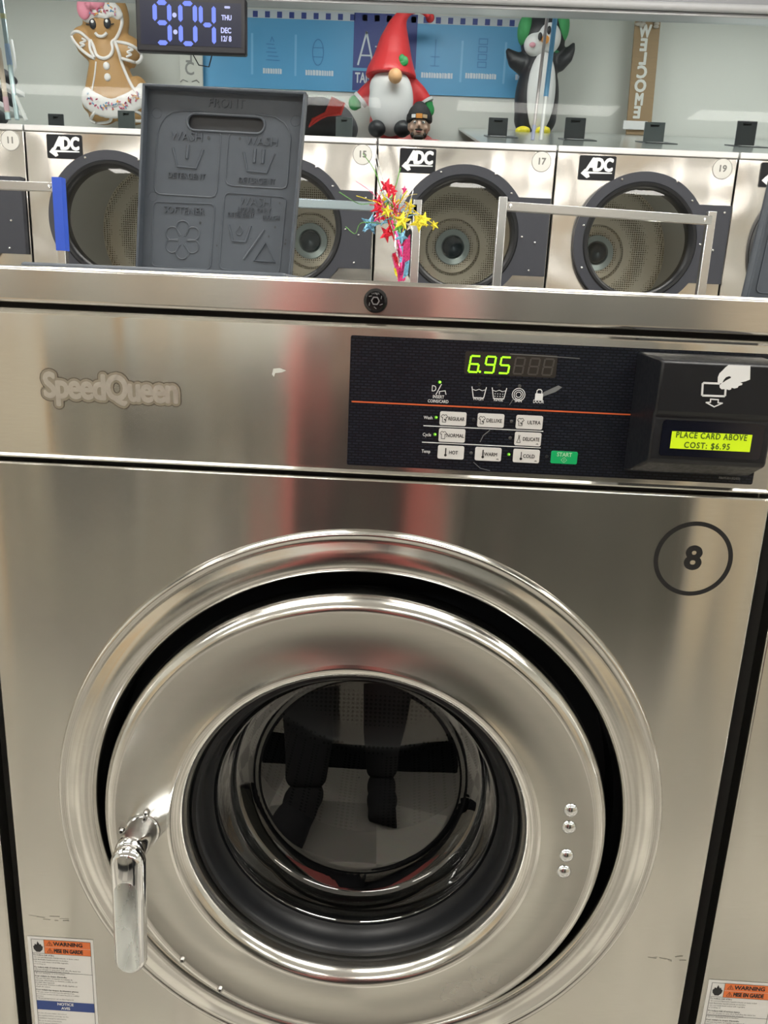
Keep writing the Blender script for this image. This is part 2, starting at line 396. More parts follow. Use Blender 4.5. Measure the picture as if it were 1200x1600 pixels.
SCREW = mat('dull_screw', (.42, .41, .39), .3, 1)
def make_washer():
    W = thing('washing_machine', 'large stainless front-load washer with open soap lid and number 8 in a circle', 'washing machine', (0, 0, 0), 'front-load washers in the near row')
    # cabinet
    g = G().box(-.397, -.394, .02, .95, .10, 1.24).box(.394, .397, .02, .95, .10, 1.24).box(-.397, .397, .947, .95, .10, 1.24)
    g.build('cabinet_side', mat('cabinet_grey_steel', (.35, .35, .34), .4, .7), W)
    G().box(-.385, .385, .03, .92, 0, .10).build('plinth', BLACK_MATTE, W)
    G().box(-.392, .392, .012, .02, 1.075, 1.25).build('gap_backing', GAP, W)
    g = G(); rect_hole(g, 0, DZ, .3415, -.40, .40, .10, 1.0885, 0)
    g.build('front_panel', STEEL, W, bevel=.0025, seg=3, smooth=30)
    g = G().lathe([(.3425, .001), (.3415, -.003), (.3395, -.0062), (.3370, -.0072), (.3350, -.0060), (.3325, -.0052), (.329, -.0058), (.323, -.0082), (.315, -.0102), (.307, -.0100), (.3005, -.0085),
                   (.2975, -.0060), (.2960, -.0025), (.2955, .004), (.2955, .030)], (0, 0, DZ), 160)
    g.build('bezel_ring', STEEL_ROLL, W, smooth=60)
    G().lathe([(.2955, .028), (.297, .08), (.19, .085), (.17, .02), (.17, .2)], (0, 0, DZ), 96).build('door_cavity', BLACK_MATTE, W)
    # drum
    g = G().lathe([(.175, .155), (.20, .16), (.30, .175), (.315, .20), (.315, .62), (.30, .64), (.02, .66), (0, .66)], (0, 0, DZ), 96)
    g.build('drum', DRUM, W, smooth=50)
    G().lathe([(.166, .10), (.168, .13), (.182, .15), (.182, .16)], (0, 0, DZ), 96).build('tub_gasket', BLACK_MATTE, W)
    # control band with shallow formed borders
    B = .003
    g = G(); y = 0
    P = [(-.4, .4, 1.0925, 1.2415, .004), (-.3985, .3985, 1.0935, 1.2405, -.0005), (-.3965, .3965, 1.0952, 1.2388, -.0015), (-.3945, .3945, 1.0975, 1.2365, .0004), (-.392, .392, 1.100, 1.2345, 0)]
    vs = []
    for x0, x1, z0, z1, yy in P: vs += [(x0, yy, z0), (x1, yy, z0), (x1, yy, z1), (x0, yy, z1)]
    fs = [(4*i+k, 4*i+(k+1) % 4, 4*i+4+(k+1) % 4, 4*i+4+k) for i in range(len(P)-1) for k in range(4)] + [(16, 17, 18, 19)]
    vs += [(-.4, .02, 1.0925), (.4, .02, 1.0925), (.4, .02, 1.2415), (-.4, .02, 1.2415)]
    fs += [(20+k, 20+(k+1) % 4, (k+1) % 4, k) for k in range(4)]
    band = g.add(vs, fs).build('control_band', STEEL, W, smooth=25)
    # ghost of the removed brand letters
    bx, bz = (Q(20, 580)[0] + Q(326, 630)[0])/2, 1.1665
    gh = G()
    gh.text('SpeedQueen', .0345, bx, bz, -.0003, bold=.0044, xs=.80, res=4, space=.93)
    gh.build('brand_residue_edge', noise_rough(mat('residue_brown', (.07, .052, .033), .7), (300, 300, 300), .6, .8, colvar=.5), band)
    gh = G().text('SpeedQueen', .0345, bx, bz, -.0005, bold=.0036, xs=.80, res=4, space=.93)
    gh.build('brand_residue', noise_rough(mat('residue_taupe', (.31, .28, .22), .5, .5), (300, 300, 300), .5, .7, colvar=.25), band)
    gh = G().text('SpeedQueen', .0345, bx, bz, -.0007, bold=.0012, xs=.80, res=4, space=.93)
    gh.build('brand_lettering', noise_rough(mat('clean_letters', (.60, .58, .53), .35, .95), (300, 300, 300), .35, .5, colvar=.12), band)
    # small flaking scratch above the overlay
    G().poly([Q(427, 576), Q(437, 575), Q(447, 579), Q(440, 582), Q(430, 583), Q(428, 589), Q(425, 585)], -.0003).build('paint_scuff', mat('scuff_white', (.62, .64, .6), .6), band)
    # overlay with its printing
    ov = G().poly(rnd2(-.0240, .3785, 1.1022, 1.2292, .002), -.0010, 0).build('control_panel', WEAVE, W)
    G().poly([(-.0212, 1.1650), (.2585, 1.1650), (.2585, 1.1664), (-.0212, 1.1664)], -.0013).build('orange_stripe', ORANGE_LN, ov)
    YP = -.0013
    dw = G().poly(rnd2(.0868, .1750, 1.1975, 1.2192, .002), YP).build('display_window', SEGBG, ov)
    segs = {'a': 1, 'b': 1, 'c': 1, 'd': 1, 'e': 1, 'f': 1, 'g': 1}
    def digit(g, cx, cz, on, hh=.0152, ww=.0088, t=.0016, sh=.11, y=YP-.0003):
        h2 = hh/2; w2 = ww/2; e = t*.55
        S7 = {'a': ((-w2+e, h2), (w2-e, h2)), 'g': ((-w2+e, 0), (w2-e, 0)), 'd': ((-w2+e, -h2), (w2-e, -h2)),
              'f': ((-w2, h2-e), (-w2, e)), 'b': ((w2, h2-e), (w2, e)), 'e': ((-w2, -e), (-w2, -h2+e)), 'c': ((w2, -e), (w2, -h2+e))}
        for k in on:
            (a, b), (c, d) = S7[k]; g.line([(cx+a+b*sh, cz+b), (cx+c+d*sh, cz+d)], t, y)
    on = G(); off = G(); dg = {'6': 'acdefg', '9': 'abcdfg', '5': 'acdfg', '8': 'abcdefg', '0': 'abcdef', '4': 'bcfg'}
    for px, ch, t in ((741, '6', on), (765.5, '9', on), (788.5, '5', on), (811, '8', off), (834, '8', off), (856, '8', off)):
        x, z = Q(px, 568.6 + (px-741)*.042); digit(t, x, z, dg[ch], sh=.12)
    x, z = Q(749.5, 580.5); on.disc(x, z, .0011, YP-.0003)
    on.build('lit_digits', SEG_ON, ov); off.build('unlit_digits', SEG_OFF, ov)
    # printed legends
    L = G()
    def pt(s, px, py, size, xs=.8, bold=.00005, y=YP, g=None, **k): x, z = Q(px, py); (g or L).text(s, size, x, z, y, xs=xs, bold=bold, **k)
    pt('INSERT', 685, 620, .0044); pt('COINS/CARD', 684.5, 627, .0042)
    pt('WASH', 747, 623, .0044); pt('RINSE', 778.5, 624.5, .0044); pt('SPIN', 809.5, 626, .0044); pt('DOOR', 841, 627.5, .0044)
    pt('Wash', 669, 652.5, .0046); pt('Cycle', 667, 679, .0046); pt('Temp', 665.5, 705, .0046)
    def bucket(px, py, w1=.0070, w2=.0050, h=.0052, dots=False):
        x, z = Q(px, py); L.line([(x-w1, z+h), (x-w2, z-h), (x+w2, z-h), (x+w1, z+h)], .0008, YP)
        L.line([(x-w1*.9, z+h*.55), (x-w1*.45, z+h*.35), (x, z+h*.6), (x+w1*.45, z+h*.35), (x+w1*.9, z+h*.55)], .0006, YP)
        if dots:
            for a in range(4):
                for b in range(2): L.disc(x-w2*.75+a*w2*.5, z-h*.1-b*h*.45, .0005, YP, n=8)
    bucket(748, 613); bucket(779.5, 614.5, dots=True)
    x, z = Q(810, 616.5)
    for r in (.0022, .0040, .0058): L.ringf(x, z, r, r+.0007, YP, 28)
    x, z = Q(842, 617.5); L.poly(rnd2(x-.0038, x+.0038, z-.0050, z+.0018, .0006), YP); L.line([(x-.0024, z+.0018), (x-.0024, z+.0042), (x-.0012, z+.0056), (x+.0012, z+.0056), (x+.0024, z+.0042), (x+.0024, z+.0018)], .0009, YP)
    x, z = Q(683.5, 609); L.text('D', .0085, x-.0035, z+.001, YP, xs=.8); L.line([(x-.0012, z-.0045), (x+.0035, z+.0055)], .0008, YP)
    L.line([(x+.002, z-.004), (x+.002, z-.0015), (x+.0075, z-.0005), (x+.0085, z-.004)], .0008, YP)
    a0, a1 = Q(662, 665.5), Q(848, 674); L.line([(a0[0], 1.1453), (a1[0], 1.1453)], .0009, YP); L.line([(a0[0]-.0005, 1.1288), (a1[0]-.001, 1.1288)], .0009, YP)
    L.build('printed_legend', INKW, ov)
    G().text('F8695301(02/03)', .0034, Q(1139, 747)[0], Q(1139, 747)[1], YP, xs=.9).build('part_number_print', INKGREY, ov)
    # pale smear across the overlay
    sm = G()
    sm.poly([Q(850, 612), Q(872, 602), Q(878, 605), Q(868, 612), Q(852, 618), Q(838, 623), Q(838, 621)], -.00125)
    sm.line([Q(796, 632), Q(803, 621), Q(806, 617)], .0006, -.0016); sm.line([Q(797, 553), Q(850, 556), Q(905, 560)], .0007, -.0014)
    sm.line([Q(765, 672), Q(755, 680), Q(750, 690)], .0008, -.0014); sm.line([Q(740, 722), Q(750, 731), Q(765, 735)], .0006, -.0014)
    sm.build('dried_smear', mat('smear_grey', (.16, .17, .175), .45), ov)['kind'] = 'stuff'
    # buttons: white keys, each with its own print
    cols = {0: .0790, 1: .1160, 2: .1537}; rows = {0: 1.1536, 1: 1.1370, 2: 1.1200}
    shirt = [(-.6, 1), (-.25, 1), (0, .75), (.25, 1), (.6, 1), (1.05, .45), (.7, .15), (.55, .3), (.55, -1), (-.55, -1), (-.55, .3), (-.7, .15), (-1.05, .45)]
    for (c, r, s, ic) in ((0, 0, 'REGULAR', 's'), (1, 0, 'DELUXE', 's'), (2, 0, 'ULTRA', 's'), (0, 1, 'NORMAL', 's'), (2, 1, 'DELICATE', 'd'), (0, 2, 'HOT', 't'), (1, 2, 'WARM', 't'), (2, 2, 'COLD', 't')):
        x, z = cols[c], rows[r]
        b = G().poly(rnd2(x-.0130, x+.0130, z-.0067, z+.0067, .0017), -.0019, -.001).build('button', BTN, ov)
        g = G(); yy = -.0021
        tx = x + (.0032 if ic != 't' else .0025)
        g.text(s, .0050, tx + (.0012 if len(s) < 6 and ic == 's' else 0), z-.0002, yy, xs=.74 if len(s) > 6 else .84, bold=.00008)
        if ic == 's':
            g.line([(x-.0086+a*.0031, z+b_*.0036) for a, b_ in shirt], .0005, yy, closed=True)
            if s != 'NORMAL': g.disc(x-.0082, z-.0010, .0007, yy, n=8); g.disc(x-.0074, z-.0018, .0006, yy, n=8)
        elif ic == 'd': g.line([(x-.0092, z+.0036), (x-.0090, z+.001), (x-.0108, z-.0038), (x-.0072, z-.0038), (x-.0086, z+.001), (x-.0080, z+.0036)], .0005, yy)
        else:
            g.line([(x-.0052, z+.0038), (x-.0052, z-.0018)], .0012 if s != 'COLD' else .0007, yy); g.disc(x-.0052, z-.0030, .0013, yy, n=14)
        if (c, r) in ((2, 1), (1, 2), (2, 2)): g.line([(x+.0085, z-.0047), (x+.0098, z-.0042), (x+.0103, z-.0050)], .0006, yy)
        g.build('button_print', INK, b)
    x, z = .1910, 1.1203
    b = G().poly(rnd2(x-.0130, x+.0130, z-.0062, z+.0062, .0015), -.0019, -.001).build('start_button', BTN_G, ov); b['label'] = 'green START button'
    g = G().text('START', .0056, x, z+.0028, -.0021, xs=.9, bold=.0001); g.line([(x, z+.0004), (x+.0028, z-.0024), (x, z-.0052), (x-.0028, z-.0024)], .0003, -.0021, closed=True); g.line([(x, z-.0012), (x, z-.0036)], .0004, -.0021)
    g.build('button_print', mat('pale_green_ink', (.45, .75, .5), .5), b)
    for px, py, m_ in ((681.3, 652, LED_DIM), (679.5, 678.5, LED_DIM), (794.7, 709.7, LED_DIM), (686.8, 597, LED_ON), (736, 707.5, LED_OFF), (799, 658, LED_OFF), (797, 684, LED_OFF), (811.5, 603, LED_OFF), (740, 655.5, BLACK), (749, 600, BLACK), (780, 602, BLACK), (854, 713, BLACK)):
        x, z = Q(px, py)
        l = G().lathe([(0, -.0016), (.0008, -.0015), (.0014, -.0011), (.0017, 0)], (x, YP+.0006, z), 20).build('indicator_lamp', LED_OFF if m_ is not BLACK else BLACK, ov)
        if m_ in (LED_ON, LED_DIM):
            l.data.materials[0] = LED_DIM; G().disc(x+.0004, z+.0003, .0010 if m_ is LED_ON else .0007, YP-.0014, n=14).build('lamp_glow', LED_ON, l)
    # card reader
    g = G(); xa, xb = .2565, .3625; ya = -.060
    prof = [(0, 1.2265), (-.050, 1.2235), (ya+.001, 1.2215), (ya, 1.2195), (ya, 1.1785), (ya+.007, 1.1735), (ya+.0075, 1.1700), (ya+.0015, 1.1685)]
    # the housing as one shell: side outline extruded, with a recessed lcd bay
    out = [(0, 1.2265), (-.052, 1.2240), (-.0585, 1.2225), (ya, 1.2200), (ya, 1.1780), (-.0565, 1.1735), (-.0575, 1.1690), (-.0575, 1.1340), (-.0555, 1.1300), (-.020, 1.1150), (0, 1.1100)]
    vs = []; n = len(out)
    xs_ = ((xa-.0, 0), (xa, 0), (xb, 0), (xb, 0))
    for x in (xa, xb):
        for yy, zz in out: vs.append((x + (-.006 if x == xa else .006)*(1 + yy/.06), yy, zz))
    fs = [(i, (i+1) % n, n+(i+1) % n, n+i) for i in range(n)] + [tuple(reversed(range(n))), tuple(range(n, 2*n))]
    rd = g.add(vs, fs).build('card_reader', READER, W, smooth=20, bevel=.0022, seg=3, recalc=True)
    # recessed bay around the display
    yb = -.0581
    l0, l1 = Q(1050, 674, yb), Q(1171, 707, yb)
    lx0, lx1, lz0, lz1 = l0[0], l1[0], l1[1]+.0004, l0[1]+.0003
    g = G(); g.poly(rnd2(lx0-.009, lx1+.010, lz0-.007, lz1+.010, .003), yb).build('display_cover', LCDWIN, rd)
    g = G(); g.line([(xa+.010, 1.1775), (xb-.003, 1.1775)], .0012, ya-.0002)
    lc = G().poly([(lx0, lz0), (lx1, lz0), (lx1, lz1), (lx0, lz1)], yb-.0003).build('display', LCD, rd); lc['label'] = 'yellow-green lit display'
    cx, cz = (lx0+lx1)/2, (lz0+lz1)/2
    def dots(g, s, x0, z0, ch, cw, y):
        g.text(s, ch, x0, z0, y, xs=cw, res=2)
    g = G(); g.text('PLACE CARD ABOVE', .0076, cx-.0003, cz+.0046, yb-.0006, xs=.80, space=1.16, bold=.0002); g.text('COST: $6.95', .0076, cx-.003, cz-.0043, yb-.0006, xs=.86, space=1.2, bold=.0002)
    g.build('display_text', LCDINK, rd)
    # pictogram: a hand lowering a card
    g = G(); yy = ya-.0004
    def H(px, py): return Q(1000 + px/6.0, 550 + py/6.0, yy)
    hand = [(830, 122), (1035, 128), (1032, 258), (990, 275), (940, 285), (962, 296), (955, 310), (925, 318), (915, 335), (885, 343), (860, 335), (852, 352), (835, 357), (815, 350), (795, 348), (765, 350), (748, 335), (745, 312), (765, 292), (792, 278), (800, 270), (852, 243), (853, 233), (835, 227), (805, 238), (785, 262), (772, 288), (755, 296), (728, 283), (730, 235), (745, 200), (775, 172), (800, 145)]
    g.poly([H(*q) for q in hand], yy)
    g.line([H(742, 296), H(600, 290), H(588, 300), H(582, 400), H(592, 408), H(788, 415), H(798, 405), H(802, 350)], .0018, yy)
    g.line([H(662, 442), H(734, 447), H(732, 476), H(772, 480), H(695, 514), H(620, 473), H(660, 471)], .0011, yy, closed=True)
    g.build('card_pictogram', INKW, rd)
    # top cover
    lid = G().box(-.40, .40, -.006, .95, 1.2458, 1.2802).build('top_cover', STEEL_LID, W, bevel=.004, seg=4)
    lid['label'] = 'brushed steel top cover with a rolled front edge'
    x, z = Q(587, 470, -.01)
    k = G().lathe([(0, -.009), (.0035, -.009), (.0040, -.0125), (.0085, -.0125), (.0098, -.011), (.0112, -.009), (.0114, .003)], (x, -.003, z), 40).build('cover_lock', mat('gloss_black', (.006, .006, .007), .12), W, smooth=30)
    g = G().lathe([(.0030, -.0133), (.0042, -.0133)], (x, -.003, z), 6)
    for a in (20, 75, 130, 200, 260, 320): g.line([(x+.0056*cos(R(a)), z+.0056*sin(R(a))), (x+.0072*cos(R(a+18)), z+.0072*sin(R(a+18)))], .0006, -.0158)
    g.text('LAUREL', .0022, x, z+.0065, -.0158)
    g.build('lock_print', mat('lock_grey', (.25, .25, .26), .4, .5), k)
    # number decal
    x, z = Q(1083, 873.5); r = .0395
    d = G(); d.ringf(x, z, r-.0042, r+.0002, -.0004, 96); d.text('8', .034, x, z, -.0004, bold=.0013, xs=1.02, res=8)
    d.build('number_decal', INK, W)
    # warning label
    sx0, sx1, sz1 = -.3945, -.3140, .5005; wd = sx1-sx0; sz0 = sz1-.205
    st = G().poly([(sx0, sz0), (sx1, sz0), (sx1, sz1), (sx0, sz1)], -.0004).build('warning_label', CREAM, W)
    mx = sx0+.0045; mX = sx1-.0035; y2 = -.0007
    g = G().line([(mx, sz1-.004), (mX, sz1-.004), (mX, sz0+.004), (mx, sz0+.004)], .0005, y2, closed=True)
    g.line([(mx, sz1-.0525), (mX, sz1-.0525)], .0005, y2); g.line([(mx, sz1-.0245), (mX, sz1-.0245)], .0005, y2); g.line([(mx+.0155, sz1-.004), (mx+.0155, sz1-.0245)], .0005, y2)
    y3 = -.0010
    fx, fz = mx+.0078, sz1-.0150
    g.poly([(fx-.0055, fz-.0035), (fx-.0060, fz+.0005), (fx-.0042, fz+.0022), (fx-.0038, fz+.0045), (fx-.0018, fz+.0030), (fx-.0002, fz+.0080), (fx+.0022, fz+.0032), (fx+.0034, fz+.0046), (fx+.0042, fz+.0018), (fx+.0060, fz+.0004), (fx+.0052, fz-.0040), (fx+.0020, fz-.0075), (fx-.0025, fz-.0075)], y2)
    bx_ = mx+.0155
    T = [('To reduce risk of fire:', 1, .029), ('\u2022 Do not put flammable liquids/solvents or items soiled', 0, .0335), ('with flammable liquids/solvents in machine.', 0, .0375), ('\u2022 Do not wash items soiled with vegetable', 0, .0415), ('or cooking oil.', 0, .0455)]
    T2 = [('To reduce risk of serious injury:', 1, .0565-.006), ]
    T = [(a, b, c) for a, b, c in (
        ('To reduce risk of fire:', 1, .0272), ('\u2022 Do not put flammable liquids/solvents or items soiled', 0, .0306), ('with flammable liquids/solvents in machine.', 0, .0340), ('\u2022 Do not wash items soiled with vegetable', 0, .0374), ('or cooking oil.', 0, .0405),
        ('To reduce risk of serious injury:', 1, .0455), ('\u2022 Do not attempt to open door until after the water has', 0, .0486), ('drained and all moving parts have stopped.', 0, .0512),
        ('\u2022 Do not climb/play on or in machine.', 0, .0545-.0005+.0005),
        ('Pour r\u00e9duire le risque d\u2019incendie:', 1, .0590), ('\u2022 Ne pas introduire de liquides ou solvants de', 0, .0622), ('nettoyage inflammables ou d\u2019articles souill\u00e9s de tels', 0, .0654), ('produits dans l\u2019appareil.', 0, .0686), ('\u2022 Ne pas laver d\u2019articles souill\u00e9s d\u2019huile v\u00e9g\u00e9tale ou', 0, .0718), ('d\u2019huile de cuisson.', 0, .0750),
        ('Pour r\u00e9duire les risques de blessures graves:', 1, .0800), ('\u2022 Ne pas tenter d\u2019ouvrir la porte tant que l\u2019eau', 0, .0832), ('ne s\u2019est pas \u00e9coul\u00e9e et que toutes les pi\u00e8ces mobiles', 0, .0864), ('arr\u00eat\u00e9es.', 0, .0896), ('\u2022 Ne pas grimper/jouer sur ou dans l\u2019appareil.', 0, .0928))]
    for s, b_, dz in T: g.text(s, .0030 if b_ else .0027, mx+.0008, sz1-dz, y2, align='LEFT', xs=.98 if b_ else .93, bold=.00007 if b_ else 0, res=1)
    for k in range(5): g.text(('In case of power failure disconnect', 'the machine before servicing. See the', 'installation manual for information.', 'En cas de panne d\u2019\u00e9lectricit\u00e9', 'voir le manuel d\u2019installation.')[k], .0027, mx+.0008, sz1-.1160-.0040*k, y2, align='LEFT', xs=.93, res=1)
    orng = G().poly([(bx_, sz1-.0143), (mX, sz1-.0143), (mX, sz1-.0043), (bx_, sz1-.0043)], y2).poly([(bx_, sz1-.0243), (mX, sz1-.0243), (mX, sz1-.0148), (bx_, sz1-.0148)], y2)
    orng.build('orange_warning_band', STORANGE, st)
    for zz, s, q in ((.0093, 'WARNING', .95), (.0196, 'MISE EN GARDE', .80)):
        tx = bx_+.0068
        g.line([(tx-.0035, sz1-zz-.0026), (tx+.0035, sz1-zz-.0026), (tx, sz1-zz+.0034)], .0005, y3, closed=True); g.line([(tx, sz1-zz+.0014), (tx, sz1-zz-.0016)], .0007, y3)
        g.text(s, .0078, bx_+.0115, sz1-zz, y3, align='LEFT', xs=q*(1.0 if s == 'WARNING' else .81), bold=.0003)
    g.build('label_print', INK, st)
    G().poly([(mx+.0003, sz1-.1105), (mX-.0003, sz1-.1105), (mX-.0003, sz1-.0965), (mx+.0003, sz1-.0965)], y2).build('blue_notice_band', STBLUE, st)
    G().text('NOTICE', .0056, (mx+mX)/2, sz1-.1003, y3, bold=.0002).text('AVIS', .0056, (mx+mX)/2, sz1-.1067, y3, bold=.0002).build('notice_print', INKW, st)
    # ---- door
    c = (DX, 0, DZ)
    prof = [(.186, .004), (.186, -.012), (.1875, -.0215), (.1905, -.0280), (.1950, -.0325), (.1995, -.0345), (.2030, -.0345), (.2055, -.0330), (.2625, -.0325), (.2640, -.0335), (.2680, -.0330), (.2730, -.0300), (.2770, -.0245), (.2790, -.0170), (.2790, -.002), (.277, .012), (.200, .014), (.186, .004)]
    g = G().lathe(prof, c, 192)
    for i, f in enumerate(g.f):
        r_ = [hypot(g.v[k].x-DX, g.v[k].z-DZ) for k in f]; g.m[i] = 0 if min(r_) > .2054 and max(r_) < .2626 else 1
    door = g.build('door', (STEEL_DOOR, STEEL_ROLL), W, smooth=50)
    G().lathe([(.1862, -.006), (.1835, -.0095), (.1790, -.010), (.1755, -.006), (.1750, .004), (.1700, .016), (.1662, .020), (.1660, .032), (.1700, .036)], c, 128).build('glass_trim', BLACK, door, smooth=40)
    G().lathe([(.172, .030), (.1685, .060), (.1660, .110), (.180, .112)], c, 96).build('glass_gasket', BLACK_MATTE, door)
    # glass bowl: flange, tapering wall and a slightly leaning end cap
    g = G(); n = 96; vs = []
    rings = [(.166, .022), (.1625, .019), (.160, .023), (.158, .045), (.1555, .066), (.153, .073), (.148, .077), (.12, .078), (.06, .078), (0.001, .078)]
    for r, y in rings:
        t = max(0, min(1, (y-.022)/.05))
        for k in range(n):
            a = 2*pi*k/n; z_ = r*sin(a)
            vs.append((DX + r*cos(a), y + t*z_*tan(R(6.5)), DZ + z_))
    fs = [(i*n+k, i*n+(k+1) % n, (i+1)*n+(k+1) % n, (i+1)*n+k) for i in range(len(rings)-1) for k in range(n)]
    g.add(vs, fs).build('door_glass', GLASS, door, smooth=50)
    # handle
    hx, hz = Q(224, 1297, -.034); ex, ez = Q(202, 1346, -.098)
    b0, b1 = Vector((hx, -.0335, hz)), Vector((ex, -.102, ez+.010)); dv = b1-b0
    h = G().tube([b0 + dv*u for u in (0, .03, .05, .10, .11, .3, .6, .85, .95, 1.0)], [.0188, .0190, .0186, .0184, .0172, .0168, .0162, .0160, .0150, .0110], 40)
    hd_ = h.build('handle', CHROME, door, smooth=50); hd_['label'] = 'chrome pull handle'
    zb = Q(212, 1519, -.108)[1]; zt_ = Q(203, 1328, -.108)[1]; n_ = 16
    def capsule(g, secs, r0=.0178, r1=.0170, dx0=0, dx1=0):
        """lever body: capsule outline (wider at the top) carried through inset/depth sections"""
        loop = []
        for k in range(n_+1): a = pi*k/n_; loop.append((ex+dx0, zt_-r0, r0, a))
        for k in range(n_+1): a = pi + pi*k/n_; loop.append((ex+dx1, zb+r1, r1, a))
        m = len(loop); vs = []
        for ins, y0, y1 in secs:
            for i, (cx_, cz_, r_, a) in enumerate(loop):
                z_ = cz_ + (r_-ins)*sin(a); u = (z_-zb)/(zt_-zb); vs.append((cx_ + (r_-ins)*cos(a), y1 + (y0-y1)*u, z_))
        fs = [(j*m+i, j*m+(i+1) % m, (j+1)*m+(i+1) % m, (j+1)*m+i) for j in range(len(secs)-1) for i in range(m)]
        fs += [tuple(reversed(range(m))), tuple((len(secs)-1)*m+i for i in range(m))]
        return g.add(vs, fs)
    # sections: inset, depth at the top, depth at the bottom
    capsule(G(), [(.006, -.094, -.098), (.0015, -.097, -.101), (0, -.101, -.105), (.0008, -.106, -.109), (.0030, -.1100, -.1125), (.0048, -.1115, -.1140), (.0052, -.1117, -.1142)], dx0=.001).build('handle_lever', CHROME, door, smooth=40, recalc=True)
    zt_ -= .030
    capsule(G(), [(.0056, -.1110, -.1138), (.0058, -.1122, -.1148), (.0064, -.1126, -.1152)], dx0=.0005).build('lever_face', noise_rough(mat('brushed_face', (.66, .70, .71), .3, 1), (60, 60, 25), .22, .36, colvar=.06), door, smooth=40, recalc=True)
    for px, py in ((228, 1271), (190, 1299), (285, 1500), (344, 1546)):
        x, z = Q(px, py, -.034)
        s_ = G().lathe([(0, -.0012), (.0014, -.0012), (.0017, -.0026), (.0026, -.0024), (.0034, -.001), (.0036, .001)], (x, -.0335, z), 20).build('screw', SCREW, door)
        G().disc(x, z, .0016, -.0348, n=12).build('socket', INK, s_)
    for px, py in ((893, 1269), (890, 1295.5), (886, 1340), (882, 1365)):
        x, z = Q(px, py, -.036)
        G().lathe([(0, -.0045), (.003, -.0042), (.006, -.003), (.0078, -.001), (.0082, .001)], (x, -.0325, z), 28).build('rivet', CHROME_SAT, door)
    # scratch line and dirt across door and panel
    return W
WASHER = make_washer()

